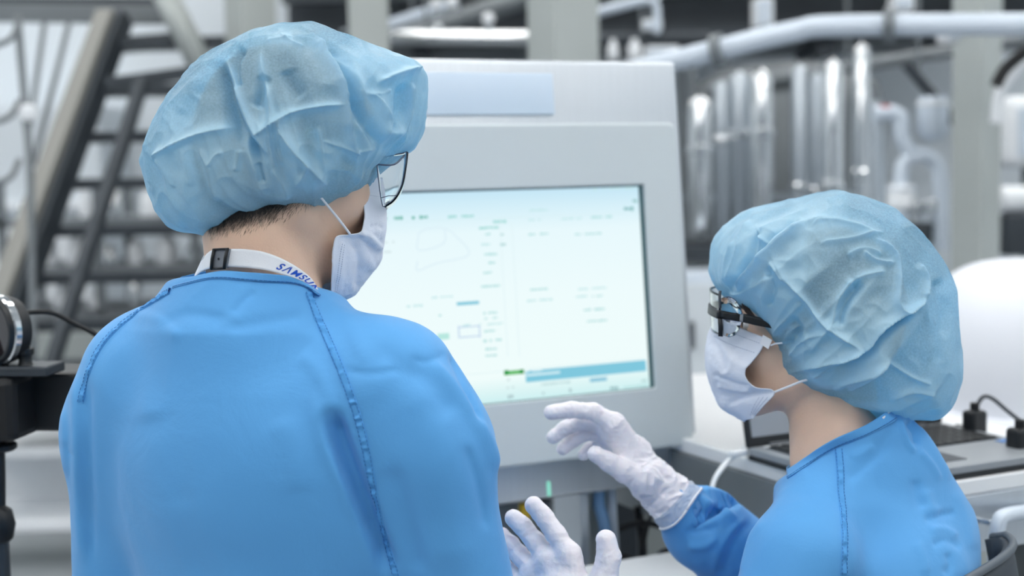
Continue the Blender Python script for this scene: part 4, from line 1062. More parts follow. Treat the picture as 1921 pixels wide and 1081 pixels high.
def seam_band(bvh, pts, width, parent, seed, ruch=.0022, off=.0014):
    """gathered double-stitched band lying on the cloth"""
    C_, N_ = surf_line(bvh, pts, 40)
    if len(C_) < 4: return None
    s = np.concatenate([[0], np.cumsum(np.linalg.norm(np.diff(C_, axis=0), axis=1))]); n = int(s[-1] / .0012)
    u = np.linspace(0, s[-1], n); ker = np.hanning(25); ker /= ker.sum()
    def rs(A):
        B = np.stack([np.interp(u, s, A[:, k]) for k in range(3)], 1)
        Bp = np.concatenate([np.repeat(B[:1], 12, 0), B, np.repeat(B[-1:], 12, 0)])
        return np.stack([np.convolve(Bp[:, k], ker, 'valid') for k in range(3)], 1)
    C_, N_ = rs(C_), norm(rs(N_)); T_ = norm(np.gradient(C_, axis=0)); S_ = np.cross(T_, N_)
    G = []; m = 9
    for j in range(m):
        v = j / (m - 1) * 2 - 1
        g = ruch * ridged(np.stack([u * 1, np.full(n, v * .004), u * 0], 1), 120, seed) * (1 - v * v)
        crown = off * (1 - v ** 6) - .0012 * (abs(v) == 1)
        G.append(C_ + S_ * (v * width / 2) + N_ * (crown + g)[:, None])
    G = np.transpose(np.array(G), (1, 0, 2))
    o = MB().grid(G).build('raglan_seam', M['seam'], parent, True)
    for v in (1, m - 2):
        stitches(G[:, v], 'stitching', M['stitch'], o, N_.mean(0) * .0005, .0028, .0018, .0003)
    return o
def ribbon(top, bot, name, m, parent, thick=.0008, rows=8, k=12):
    A, B = catmull(top, k), catmull(bot, k)
    def rs(Z, n=160):
        s = np.concatenate([[0], np.cumsum(np.linalg.norm(np.diff(Z, axis=0), axis=1))]); s /= s[-1]
        return np.stack([np.interp(np.linspace(0, 1, n), s, Z[:, q]) for q in range(3)], 1)
    A, B = rs(A), rs(B); t = np.linspace(0, 1, rows)[None, :, None]
    G = A[:, None] * (1 - t) + B[:, None] * t
    return MB().grid(G, thick).build(name, m, parent, True), G

# ------------------------------------------------------------------ body shared by both workers
def frame(az):
    a = math.radians(az); F_ = np.array([math.sin(a), math.cos(a), 0]); return np.cross(F_, [0, 0, 1.0]), F_
def relaxed_hand(w, fd_, nd, side):
    """finger chains of a loosely curled hand: w wrist, fd_ finger direction, nd palm normal, side +1 right hand, -1 left"""
    fd_, nd = norm(fd_), norm(nd); td = np.cross(fd_, nd) * side; nd = np.cross(td, fd_) * side
    ch = []
    for i, (o, L, r) in enumerate(((.028, .078, .0098), (.009, .086, .0100), (-.010, .080, .0096), (-.028, .064, .0086))):
        p = w + fd_ * (.092 - .006 * abs(i - 1)) + td * o; c = [(p, r + .0025)]; a = math.radians(28 + 5 * i)
        for k, fr_ in enumerate((.45, .3, .25)):
            p = p + L * fr_ * (fd_ * math.cos(a) + nd * math.sin(a)); c.append((p, r - .0012 * k)); a += math.radians(26)
        ch.append(c)
    b = w + fd_ * .028 + td * .026 + nd * .010
    th = [(b, .015), (b + fd_ * .032 + td * .024 + nd * .008, .0125), (b + fd_ * .062 + td * .03 + nd * .014, .0108), (b + fd_ * .084 + td * .03 + nd * .022, .0092)]
    return ch, th
def band(top, bot, cx, dc, R, name, m, parent, thick=.0012, bvh=None):
    """a cloth band around the neck; the near half as seen, the far half closing the ring"""
    near = lambda x, y: P(x, y, dc - math.sqrt(max(R * R - ((x - cx) * dc / FPX) ** 2, 1e-6)))
    far = lambda x, y: P(x, y - 4, dc + math.sqrt(max(R * R - ((x - cx) * dc / FPX) ** 2, 1e-6)))
    if bvh is not None:
        def low(x, y):
            q, n = cast(bvh, x, y); z = near(x, y)
            if q is None: return z
            n = n if n @ (CAM - q) > 0 else -n
            return q + n * .0016
    else: low = near
    t = [near(*p) for p in top] + [far(*p) for p in top[::-1]][0:] + [near(*top[0])]
    b = [low(*p) for p in bot] + [far(*p) for p in bot[::-1]][0:] + [low(*bot[0])]
    return ribbon(t, b, name, m, parent, thick)

# ================================================================== the taller worker
HM = Head(P(540, 298, 1.62), 60, -15, +1)
NB = P(497, 545, 1.60); Rm, Fm = frame(20)
B = lambda r, f, z: NB + Rm * r + Fm * f + np.array([0, 0, z])
base_m = np.array([NB[0], NB[1], 0.0])
def man_arms(dr):
    out = []
    for s in (-1, 1):
        out += [rc(B(s * .055, -.005, -.032 - .034 * (s > 0)), B(s * .154, -.01, -.104), .056 - dr, .066 - dr), rc(B(s * .154, -.01, -.104), B(.192 if s > 0 else -.192, .0, -.170), .065 - dr, .066 - dr), rc(B(.192 if s > 0 else -.192, .0, -.170), B(.234 if s > 0 else -.216, .02, -.42), .066 - dr, .063 - dr),
                rc(B(.234 if s > 0 else -.216, .02, -.42), B(s * .12, .25, -.40), .062 - dr, .046 - dr)]
    return out
head_m = HM.fields()
neck_m = rc(P(503, 580, 1.60), HM.W(-.033, 0, -.055), .064, .0575)
legs = []
for s in (-1, 1):
    legs += [rc(B(s * .09, 0, -.5), B(s * .1, .02, -.88), .085, .06), rc(B(s * .1, .02, -.88), B(s * .1, 0, -1.27), .058, .042), rc(B(s * .1, .0, -1.29), B(s * .11, .17, -1.32), .04, .03)]
core_m = union([ell(B(0, -.01, -.22), (.155, .09, .16), np.array([Rm, Fm, [0, 0, 1]])), ell(B(0, 0, -.45), (.15, .1, .2), np.array([Rm, Fm, [0, 0, 1]]))] + man_arms(.026) + legs, .03)
f_body = union([head_m, neck_m, core_m], .02)
V, Q = surface(f_body, (NB[0] - .33, NB[1] - .2, -.0), (NB[0] + .36, NB[1] + .42, HM.c[2] + .14), .0075, 2)
V, Q = subdivide(V, Q); V = newton(f_body, V, 1)
man = mk('person', V, Q, M['skin'], None, True, base_m)
tag(man, 'taller worker seen from behind in blue gown, blue bouffant cap, white mask and lanyard', 'person', 'two workers in blue gowns at the console')
px_ = proj(V); lim_ = np.interp(px_[:, 0], [380, 420, 470, 520, 560, 600], [452, 450, 444, 430, 408, 388]); low_ = np.interp(px_[:, 0], [380, 460, 520, 600], [428, 402, 384, 366])
stb = (1 - sstep(low_ - 4, lim_, px_[:, 1])) * (px_[:, 0] < 620) * (1 - sstep(545, 610, px_[:, 0])) * sstep(-.0, .03, -(V - HM.c) @ HM.f)
man.data.attributes.new('stubble', 'FLOAT', 'POINT').data.foreach_set('value', stb.astype(np.float32))
eyes(HM, man)
hair_shell(HM, man, head_m, ((-.105, -.055), (.085, .075)))
# cropped hair at the nape, strand by strand
bvh_b = bvh_of(V, Q); g = MB(); cnt = 0
while cnt < 4200:
    x, y = RNG.uniform(392, 600), RNG.uniform(352, 452)
    lim = np.interp(x, [392, 420, 470, 520, 560, 600], [448, 448, 442, 428, 404, 385]); low = np.interp(x, [392, 460, 520, 600], [425, 398, 378, 360])
    if y > lim or RNG.random() < sstep(low - 4, lim, np.array(y)) ** .7: continue
    q, n = cast(bvh_b, x, y)
    if q is None: continue
    n = n if n @ (CAM - q) > 0 else -n
    dr = P(x - 5 + RNG.normal(0, 2) - (x - 480) * .02, y + 10, 1.6) - P(x, y, 1.6); dr = norm(dr - n * (dr @ n)); sd = np.cross(dr, n)
    L = RNG.uniform(.005, .010) * (1.3 - .7 * (y - low) / max(lim - low, 1)); w = .00009
    p0 = q - n * .0003; p1 = q + dr * L * .5 + n * .0012; p2 = q + dr * L + n * .0014 + sd * RNG.normal(0, .0012)
    k = len(g.V); g.V += [tuple(p0 - sd * w), tuple(p0 + sd * w), tuple(p1 + sd * w), tuple(p1 - sd * w), tuple(p2)]; g.F += [(k, k + 1, k + 2, k + 3), (k + 3, k + 2, k + 4)]; cnt += 1
g.build('nape_hair', M['hair'], man)

bodyax = np.array([Rm, Fm, [0, 0, 1.0]])
f_gown = union([ell(B(0, -.01, -.23), (.185, .115, .18), bodyax), ell(B(0, -.045, -.155), (.15, .085, .125), bodyax), ell(B(0, 0, -.48), (.19, .13, .24), bodyax),
                rc(B(0, 0, -.6), B(0, 0, -.85), .17, .19), rc(B(0, -.005, -.03), B(0, -.005, -.1), .075, .09)] + man_arms(0), .045)
def neck_cut(f, a, b, c, R=.15):
    """the cloth ends at the collar plane through a, b, c"""
    n = norm(np.cross(b - a, c - a)); n = n if n[2] > 0 else -n; m_ = (a + b) / 2
    return lambda p: -smin(-f(p), -np.where(np.hypot(p[:, 0] - m_[0], p[:, 1] - m_[1]) < R, (p - a) @ n, -.05), .006)
f_gown = union([f_gown, rc(P(470, 620, 1.61), P(470, 520, 1.61), .115, .088)], .03)
f_gown = neck_cut(f_gown, P(335, 532, 1.61), P(600, 551, 1.60), P(465, 518, 1.515))
folds_m = [([(617, 760), (629, 796), (653, 867), (689, 962), (736, 1085)], -15, 16, 18, 's'), ([(590, 720), (600, 800), (640, 900), (690, 1010), (715, 1085)], 4, 22, 14, 's'),
           ([(760, 700), (800, 760), (830, 860), (845, 1000), (850, 1090)], 5, 40, 50, 's'), ([(800, 668), (835, 710), (880, 768), (918, 830), (938, 900)], 3.5, 10, 14, 's'), ([(845, 655), (858, 690), (880, 740), (905, 800)], -4, 5, 10, 's'),
           ([(700, 640), (760, 690), (800, 720), (850, 790)], -2.5, 20, 24, 's'), ([(143, 690), (146, 760), (149, 915), (161, 1069)], 4, 8, 12, 's'), ([(166, 700), (165, 800), (172, 1069)], -3, 10, 16, 's'),
           ([(436, 590), (455, 565), (480, 545)], -2.5, 5, 7, 't'), ([(300, 620), (350, 590), (430, 600)], -1.5, 10, 14, 's'), ([(420, 620), (520, 600), (575, 590)], -1.5, 12, 12, 's'),
           ([(125, 830), (130, 850), (150, 855)], -1.2, 3, 6, 't'), ([(210, 640), (260, 700), (280, 800)], 1.8, 30, 30, 's'), ([(560, 660), (600, 700), (630, 780)], 2.2, 14, 18, 's'),
           ([(730, 870), (760, 950), (790, 1080)], -3, 16, 26, 's'), ([(92, 1000), (104, 1030), (112, 1085)], -6, 6, 8, 's'), ([(600, 560), (650, 600), (690, 690)], 1.6, 16, 14, 's'),
           ([(770, 668), (800, 678), (838, 662)], -1.6, 4, 8, 't'), ([(640, 690), (690, 700), (760, 690)], -1.4, 6, 10, 's'), ([(240, 585), (300, 600), (345, 640)], 1.6, 8, 14, 's'), ([(118, 760), (122, 840), (126, 900)], 1.8, 5, 8, 's'), ([(520, 780), (545, 830), (560, 930)], 1.5, 20, 26, 's'), ([(870, 830), (895, 900), (915, 1000)], -2.2, 8, 14, 's'), ([(300, 760), (330, 850), (335, 960)], -1.2, 30, 34, 's')]
gown, Vg, Qg = gown_mesh(man, f_gown, (NB[0] - .36, NB[1] - .26, NB[2] - 1.06), (NB[0] + .38, NB[1] + .34, NB[2] + .07), folds_m, 21)
bvh_g = bvh_of(Vg, Qg)
seam_band(bvh_g, [(578, 546), (594, 590), (629, 668), (660, 748), (684, 831), (703, 926), (730, 1030), (745, 1085)], .0095, gown, 31)
seam_band(bvh_g, [(322, 545), (270, 578), (225, 612), (190, 650), (166, 700), (150, 760)], .0085, gown, 35)
ctop = [(335, 527), (350, 521), (396, 511), (423, 508), (465, 511), (506, 514), (544, 519), (576, 531), (601, 549)]
cbot = [(324, 541), (350, 534), (389, 525), (421, 524), (453, 527), (500, 531), (549, 534), (575, 541), (600, 556)]
col, Gc = band(ctop, cbot, 466, 1.615, .0985, 'collar_band', M['gown'], gown, bvh=bvh_g)
stitches(Gc[:90, -2], 'collar_stitching', M['stitch'], col, norm(CAM - NB) * .0006, .004, .0008, .00045)
stop = [(379, 489), (389, 475), (404, 468), (440, 467), (462, 468), (491, 472), (520, 481.5), (549, 496), (571, 511), (587, 526), (602, 552)]
sbot = [(365, 520), (376, 511), (393, 504), (427, 501), (477, 504), (506, 508.5), (530, 515), (550, 521), (568, 528), (582, 538), (592, 556)]
lan, Gl = band(stop, sbot, 484, 1.605, .0845, 'lanyard', M['strap'], man, .0009)
# buckle
nearL = lambda x, y, e=0: P(x, y, 1.605 - e - math.sqrt(.0845 ** 2 - ((x - 484) * 1.605 / FPX) ** 2))
bq = [nearL(402, 468, .003), nearL(430, 467, .003), nearL(424, 503, .003), nearL(397, 505, .003)]
bn = norm(np.cross(bq[1] - bq[0], bq[3] - bq[0])); bn = bn if bn @ (CAM - bq[0]) > 0 else -bn
bk = MB().slab(bq, -bn * .004).build('buckle', mat('buckle_grey', lin(118, 124, 134), .4), lan)
for a, b, r in ((bq[0], bq[1], .0011), (bq[3], bq[2], .0013)): MB().tube([a + bn * .001, (a + b) / 2 + bn * .002, b + bn * .001], r, 8).build('buckle_edge', M['black'], bk, True)
for f_, s_ in ((.93, 1.06), (.04, 1.04)):
    a = bq[0] * (1 - f_) + bq[1] * f_; b = bq[3] * (1 - f_) + bq[2] * f_; m_ = (a + b) / 2
    MB().tube([m_ + (a - m_) * s_ + bn * .0015, m_ + bn * .0025, m_ + (b - m_) * s_ + bn * .0015], .0018, 8).build('buckle_bar', M['black'], bk, True)
MB().lathe(bq[0] * .3 + bq[1] * .2 + bq[2] * .2 + bq[3] * .3 + bn * .0003, [(.0013, 0), (.0013, .0004)], bn, 12).build('buckle_hole', M['black'], bk)
# lettering printed on the ribbon
fc_ = bpy.data.curves.new('lettering', 'FONT'); fc_.body = 'S\u039bMSUNG'; fc_.size = 1; fc_.offset = .02; fc_.space_character = 1.2; fc_.resolution_u = 4
to = bpy.data.objects.new('lettering', fc_); COL.objects.link(to); bpy.context.view_layer.update()
tm = to.evaluated_get(bpy.context.evaluated_depsgraph_get()).to_mesh()
tv = np.array([v.co[:] for v in tm.vertices]); tf = [tuple(p.vertices) for p in tm.polygons]
to.to_mesh_clear(); bpy.data.objects.remove(to)
capH = .70
n_near = 160 * len(stop) // (2 * len(stop) + 1)
pxs = proj(Gl[:, 0]); i0 = int(np.argmin(np.abs(pxs[:76, 0] - 533)))
s_ = np.concatenate([[0], np.cumsum(np.linalg.norm(np.diff(Gl[:, 4], axis=0), axis=1))])
sc_ = .0125
tx = s_[i0] + (tv[:, 0] - tv[:, 0].min()) * sc_ * 1.0; ty = (tv[:, 1]) * sc_
rows = Gl.shape[1]; ctr = np.stack([np.interp(tx, s_, Gl[:, :, k].mean(1)) for k in range(3)], 1)
upv = norm(np.stack([np.interp(tx, s_, Gl[:, 0, k] - Gl[:, -1, k]) for k in range(3)], 1))
tgt = norm(np.stack([np.interp(tx, s_, np.gradient(Gl[:, 4, k])) for k in range(3)], 1))
nn = np.cross(tgt, upv); nn = nn * np.sign((nn * (CAM - ctr)).sum(1))[:, None]
mk('lettering', ctr + upv * (ty - capH * sc_ / 2)[:, None] + nn * .0006, tf, M['ink'], lan, False)

# mask of the taller worker
edge_m = [(677, 327, .047), (677, 348, .05), (680, 372, .054), (682, 392, .056), (682, 412, .058), (676, 434, .061), (657, 439, .064), (631, 443, .066), (624, 466, .066), (622, 506, .062), (620, 553, .048)]
prof_m = [(716, 334), (719, 352), (720, 372), (721, 395), (721, 420), (720, 445), (718, 466), (711, 493), (690, 520), (668, 550), (650, 560)]
fold_mask_m = [([(668, 446), (685, 480), (700, 510)], 2.2, 8, 12, 's'), ([(672, 440), (690, 442), (716, 468)], 3, 5, 10, 's'), ([(660, 450), (672, 490), (668, 545)], -2.5, 6, 8, 's'), ([(690, 428), (705, 424), (720, 430)], -1.2, 4, 4, 's'),
               ([(679, 362), (700, 364), (719, 366)], -.8, 2, 3, 's'), ([(640, 446), (640, 500), (636, 556)], 1, 4, 6, 's')]
mk_m, Gm, full_m = mask(man, HM, edge_m, prof_m, fold_mask_m, [([(657, 440, .066), (636, 412, .072), (613, 384, .077), (592, 357, .081), (585, 340, .083)], .0014), ([(676, 346, .053), (668, 337, .062), (660, 328, .07), (640, 318, .078)], .0012)])
outm = norm(HM.f * .4 + HM.r + np.array([0, -.3, 0]))
stitches(Gm[55:88, 5], 'welding', mat('weld_grey', lin(176, 186, 206), .7), mk_m, outm * .0014, .0015, .0012, .0003)
stitches(Gm[55:88, 7], 'welding', mat('weld_grey', lin(176, 186, 206), .7), mk_m, outm * .0014, .0015, .0012, .0003)
stitches(Gm[12, 2:50], 'welding', mat('weld_grey', lin(176, 186, 206), .7), mk_m, outm * .0014, .0015, .0012, .0003)
tb = [HM.HP(677, 326, .05), HM.HP(688, 327, .044), HM.HP(688, 340, .044), HM.HP(677, 346, .05)]
MB().slab(np.array(tb) + outm * .002, -outm * .0012).build('strap_tab', M['mask_loop'], mk_m)

# clear safety glasses of the taller worker
gl = thing('safety_glasses', HM.W(.1, 0, 0), None, None); 
def glasses_m():
    root = gl; bpy.data.objects.remove(root)
    HP = HM.HP
    mir = lambda q: np.asarray(q) - 2 * ((np.asarray(q) - HM.c) @ HM.r)[..., None] * HM.r
    front = np.array([HP(763, 285, .064), HP(759, 318, .064), HP(752, 350, .062), HP(738, 374, .058), HP(720, 387, .052)])
    rear = np.array([HP(707, 297, .072), HP(708, 318, .071), HP(711, 345, .069), HP(714, 368, .064), HP(718, 387, .056)])
    A, B_ = catmull(front, 6), catmull(rear, 6); t = np.linspace(0, 1, 14)[None, :, None]
    side = A[:, None] * (1 - t) + B_[:, None] * t + HM.r * (np.sin(np.pi * t) * .004)
    lens = []
    Lf = HM.L(A)
    for r_ in range(len(A)):
        row = []
        for k in range(33):
            u = 1 - 2 * k / 32; l = Lf[r_]; nose = math.exp(-(u / .16) ** 2) * max(0, (r_ / len(A)) - .35) * .0
            row.append(HM.W(l[0] + .020 * (1 - u * u), l[1] * u, l[2] + nose))
        lens.append(row)
    lens = np.array(lens)
    o = MB().grid(lens, .0016).build('safety_glasses', M['clear'], man, True)
    MB().grid(side, .0014).build('side_shield', M['clear'], o, True); MB().grid(mir(side), .0014).build('side_shield', M['clear'], o, True)
    for P_ in (side, mir(side)):
        MB().tube(np.concatenate([P_[:, 0], P_[-1, 1:], P_[::-1, -1], P_[0, ::-1]]), .0006, 6).build('shield_rim', M['edge'], o, True)
        MB().tube([P_[16, 0] + 0, P_[17, 7], P_[19, -1]], .0005, 6).build('moulded_rib', M['edge'], o, True)
        MB().tube([P_[0, 13] * .6 + P_[8, 13] * .4, P_[4, 6], P_[1, 1]], .0011, 6, 4).build('moulded_rib', M['edge'], o, True)
        e = P_[2, -1]; l = HM.L(e)
        MB().tube([e, HM.W(l[0] - .05, l[1] * 1.06, l[2] + .004), HM.W(-.02, np.sign(l[1]) * .082, .01)], .002, 8, 5).build('temple_arm', M['clear'], o, True)
    MB().tube(lens[0], .0009, 6).build('brow_rim', M['edge'], o, True)
    return o
glasses_m()

# cap of the taller worker
out_m = [(788, 140), (787, 185), (780, 232), (764, 272), (742, 284), (724, 300), (700, 320), (690, 346), (658, 366), (612, 386), (565, 400), (494, 416), (424, 436), (396, 440), (372, 432), (352, 430), (330, 414), (312, 384), (297, 345), (285, 300),
         (291, 268), (303, 232), (322, 192), (352, 152), (384, 124), (432, 94), (486, 66), (540, 53), (592, 53), (640, 68), (700, 94), (745, 112), (776, 124)]
c1 = lambda *a: [(260 + u / 3.43, 30 + v / 3.43) for u, v in a]
folds_cm = [(c1((85, 940), (150, 880), (300, 800), (450, 745), (640, 712)), 4.5, 7, 9, 't'), (c1((720, 790), (850, 700), (980, 625), (1150, 590), (1320, 578)), 4.5, 5, 8, 't'), (c1((1520, 440), (1600, 400), (1690, 370), (1800, 342)), 5, 6, 7, 't'),
            (c1((535, 280), (560, 420), (610, 600), (690, 770), (830, 950)), -7, 9, 14, 's'), (c1((580, 270), (620, 430), (690, 640), (780, 800), (860, 930)), 3.5, 5, 5, 't'),
            (c1((690, 205), (640, 290), (630, 400), (660, 470)), -4, 6, 10, 's'), (c1((790, 190), (800, 350), (830, 500), (850, 640), (850, 820), (890, 1010)), 4, 5, 6, 't'), (c1((815, 380), (800, 480), (760, 600)), -4, 9, 10, 's'),
            (c1((1100, 100), (1200, 250), (1270, 380), (1310, 520), (1345, 780), (1400, 980)), 6, 6, 14, 't'), (c1((1180, 190), (1300, 290), (1370, 400), (1400, 560), (1480, 690), (1570, 840)), -7, 10, 12, 's'),
            (c1((1230, 220), (1340, 310), (1420, 420), (1440, 560)), 3, 5, 6, 't'), (c1((1440, 490), (1540, 540), (1600, 640), (1610, 700), (1560, 840)), 3, 4, 5, 't'), (c1((1480, 500), (1570, 500), (1620, 470)), 1.6, 3, 4, 't'),
            (c1((400, 840), (460, 960), (480, 1090), (520, 1200)), 2.6, 3, 4, 't'), (c1((560, 870), (510, 890), (460, 965)), 2, 3, 4, 't'), (c1((285, 840), (320, 960), (350, 1100)), 2, 3, 4, 't'), (c1((940, 640), (900, 720), (1000, 870), (1130, 1000), (1220, 1090)), 5, 6, 12, 't'),
            (c1((900, 720), (895, 850), (930, 960)), 2, 3, 4, 't'), (c1((660, 850), (630, 1000)), 2, 4, 4, 't'), (c1((1150, 700), (1170, 830), (1190, 1000)), 2, 3, 4, 't'), (c1((1170, 800), (1300, 840), (1390, 870), (1540, 850)), 1.8, 3, 4, 't'),
            (c1((1700, 430), (1690, 600), (1640, 760)), -4, 7, 10, 's'), (c1((1740, 420), (1740, 600), (1660, 800)), 3, 5, 5, 't'), (c1((770, 940), (800, 1080)), -3, 5, 6, 's'), (c1((140, 900), (200, 1000), (250, 1100)), 2.2, 4, 5, 't'),
            (c1((860, 980), (930, 1080), (960, 1180)), 2.2, 4, 6, 't'), (c1((480, 320), (380, 420), (260, 640)), 1.6, 12, 10, 's'), (c1((900, 120), (980, 180), (1070, 200)), 1.6, 4, 4, 't'), (c1((820, 170), (900, 160), (1000, 150)), 1.5, 4, 4, 't'),
            (c1((960, 340), (980, 430), (1060, 530)), -2.5, 14, 14, 's'), (c1((1000, 1090), (1060, 1000), (1080, 920)), 2, 4, 4, 't')]
axm = norm(HM.u * .86 - HM.f * .5)
bouffant(man, HM, (535, 232), 1.62, out_m, .128, axm, folds_cm, 41, hole=26)
# gloves (hidden in front of the body)
for s in (-1, 1):
    w = B(s * .105, .275, -.40); ch, th = relaxed_hand(w, Fm * .8 - Rm * s * .5 + np.array([0, 0, .1]), np.array([0, 0, -1.0]) - Rm * s * .4, s)
    glove(man, ch, th, w, B(s * .135, .21, -.40), .027, .036, seed=5 + s, h=.004)
# trousers and shoes below the gown
tr_ = []
for s in (-1, 1): tr_ += [rc(B(s * .09, 0, -.62), B(s * .1, .02, -.88), .095, .075), rc(B(s * .1, .02, -.88), B(s * .1, 0, -1.25), .075, .062)]
V, Q = surface(union(tr_, .02), (NB[0] - .25, NB[1] - .2, .03), (NB[0] + .25, NB[1] + .2, NB[2] - .5), .012); mk('trousers', V, Q, M['gown'], man)
for s in (-1, 1):
    f = union([rc(B(s * .1, -.03, -1.30), B(s * .11, .17, -1.32), .05, .036), ell(B(s * .1, 0, -1.25), (.055, .06, .05))], .02)
    V, Q = surface(f, B(s * .1, 0, -1.354) - np.array([.3, .3, 0]), B(s * .1, 0, -1.354) + np.array([.3, .3, .2]), .008)
    V[:, 2] = np.maximum(V[:, 2], .0); mk('shoe', V, Q, M['white_pl'], man)

# ================================================================== the seated worker
HW = Head(P(1521, 615, 1.79), -80, 6, -1, k=.92)
NW = P(1572, 858, 1.755); Rw, Fw = frame(-58)
Bw = lambda r, f, z: NW + Rw * r + Fw * f + np.array([0, 0, z])
base_w = np.array([NW[0], NW[1], 0.0]); wax = np.array([Rw, Fw, [0, 0, 1.0]])
sl_, sr_ = Bw(-.135, -.005, -.095), Bw(.135, -.01, -.105)
el_, er_ = P(1392, 1400, 1.60), P(1440, 1090, 1.99)
wl_, wr_ = P(1105, 1215, 1.695), P(1222, 903, 1.90)
cl_, cr_ = P(1170, 1275, 1.685), P(1277, 954, 1.90)
def woman_arms(dr):
    return [rc(Bw(-.045, .0, -.035), sl_, .046 - dr, .062 - dr), rc(sl_, el_, .064 - dr, .062 - dr), rc(el_, cl_ * .8 + el_ * .2, .060 - dr, .044 - dr),
            rc(Bw(.045, .0, -.035), sr_, .046 - dr, .062 - dr), rc(sr_, er_, .062 - dr, .058 - dr), rc(er_, cr_ * .75 + er_ * .25, .060 - dr, .054 - dr), rc(cr_ * .75 + er_ * .25, cr_ + (er_ - cr_) * .06, .053 - dr, .037 - dr)]
head_w = HW.fields()
neck_w = rc(NW + np.array([0, 0, -.03]), HW.W(-.03, 0, -.052), .058, .053)
legs = []
for s in (-1, 1):
    legs += [rc(Bw(s * .09, -.06, -.50), Bw(s * .11, .34, -.50), .082, .062), rc(Bw(s * .11, .34, -.50), Bw(s * .11, .36, -.88), .058, .042), rc(Bw(s * .11, .36, -.90), Bw(s * .12, .52, -.95), .04, .03)]
core_w = union([ell(Bw(0, -.02, -.2), (.13, .085, .15), wax), ell(Bw(0, -.06, -.42), (.13, .1, .17), wax)] + legs, .03)
core_w = union([core_w, union(woman_arms(.034), .008)], .012)
f_bw = union([head_w, neck_w, core_w], .02)
V, Q = surface(f_bw, (NW[0] - .62, NW[1] - .3, .0), (NW[0] + .25, NW[1] + .5, HW.c[2] + .14), .0075)
V, Q = subdivide(V, Q); V = newton(f_bw, V, 1)
woman = mk('person', V, Q, M['skin'], None, True, base_w)
tag(woman, 'shorter worker seated at the right in blue gown and cap, gesturing with white gloved hands', 'person', 'two workers in blue gowns at the console')
eyes(HW, woman)
hair_shell(HW, woman, head_w, ((-.105, -.045), (.085, .06)), .009)
for k in range(5):
    MB().tube([HW.HP(1392 + 3 * k, 570 + 2 * k, .06), HW.HP(1398 + 4 * k, 584 + 2 * k, .065), HW.HP(1408 + 4 * k, 594 + 2 * k, .069)], .0009, 6, 4).build('hair_wisp', mat('brown_hair', lin(70, 48, 36), .5), woman, True)

f_gw = union([ell(Bw(0, -.04, -.24), (.16, .125, .19), wax), ell(Bw(.01, -.075, -.17), (.125, .09, .13), wax), ell(Bw(0, -.07, -.43), (.165, .135, .2), wax), ell(Bw(0, -.08, -.55), (.19, .16, .1), wax),
              rc(Bw(0, -.005, -.025), Bw(0, -.01, -.1), .064, .08)] + [rc(Bw(s * .09, -.05, -.53), Bw(s * .11, .33, -.52), .1, .085) for s in (-1, 1)] + [rc(P(1590, 930, 1.755), P(1600, 822, 1.755), .085, .066), rc(P(1668, 888, 1.77), P(1728, 990, 1.79), .066, .066)], .04)
f_gw = union([f_gw, union(woman_arms(0), .015)], .03)
f_gw = neck_cut(f_gw, P(1477, 890, 1.755), P(1676, 779, 1.755), P(1575, 833, 1.685), .2)
c8 = lambda *a: [(1280 + u / 2.696, 680 + v / 2.696) for u, v in a]
folds_w = [(c8((1080, 330), (1010, 450), (900, 550), (820, 620)), -4, 7, 16, 's'), (c8((1100, 270), (1120, 350), (1150, 430), (1190, 450)), 5, 5, 5, 's'), (c8((1140, 290), (1180, 350), (1190, 420)), -8, 6, 6, 's'), (c8((1180, 290), (1240, 380), (1300, 480), (1360, 600)), 4, 6, 9, 's'),
           (c8((1200, 440), (1270, 520), (1310, 600)), 3, 4, 8, 's'), (c8((1190, 590), (1200, 680), (1230, 740)), -4, 6, 12, 's'), (c8((1230, 640), (1250, 720), (1300, 780)), 4, 12, 14, 's'),
           (c8((1220, 800), (1300, 770), (1390, 760)), -3.5, 6, 8, 's'), (c8((1240, 850), (1320, 840), (1400, 880)), 3, 6, 8, 's'), (c8((1260, 930), (1330, 900), (1420, 940)), -3, 6, 8, 's'), (c8((1180, 900), (1220, 1000), (1230, 1080)), 2.5, 8, 10, 's'), (c8((1340, 960), (1360, 1020), (1330, 1080)), -3, 8, 8, 's'),
           (c8((330, 780), (240, 860), (180, 960), (150, 1080)), 4, 6, 6, 's'), (c8((360, 800), (280, 890), (230, 1000), (210, 1085)), -4, 6, 8, 's'), (c8((420, 790), (330, 900), (290, 1080)), 3, 7, 10, 's'),
           (c8((640, 540), (560, 620), (430, 720)), 2, 14, 18, 's'), (c8((1380, 640), (1440, 800), (1480, 960)), 2.5, 8, 10, 's'), (c8((840, 480), (900, 460), (980, 420)), 2, 8, 8, 's'),
           # sleeve of the raised arm
           (c8((90, 640), (200, 690), (300, 730)), -6, 6, 8, 's'), (c8((70, 690), (180, 730), (280, 800)), 6, 6, 8, 's'), (c8((10, 860), (100, 850), (200, 830)), -5, 6, 8, 's'), (c8((20, 930), (110, 930), (180, 880)), 5, 7, 8, 's'), (c8((110, 620), (150, 660), (230, 680)), 5, 4, 6, 's')]
gown_w, Vw, Qw = gown_mesh(woman, f_gw, (NW[0] - .58, NW[1] - .34, NW[2] - .72), (NW[0] + .3, NW[1] + .5, NW[2] + .07), folds_w, 61, gain=.85)
bvh_w = bvh_of(Vw, Qw)
o = MB().tube([cr_ + (er_ - cr_) * .06, cr_ * .75 + wr_ * .25, cr_ * .45 + wr_ * .55], [.0335, .033, .029], 24, 4).build('sleeve_cuff', mat('knit_cuff', lin(120, 176, 226), .8), gown_w, True)
seam_band(bvh_w, c8((790, 432), (800, 560), (800, 640), (812, 760), (818, 900), (815, 1090)), .0098, gown_w, 66)
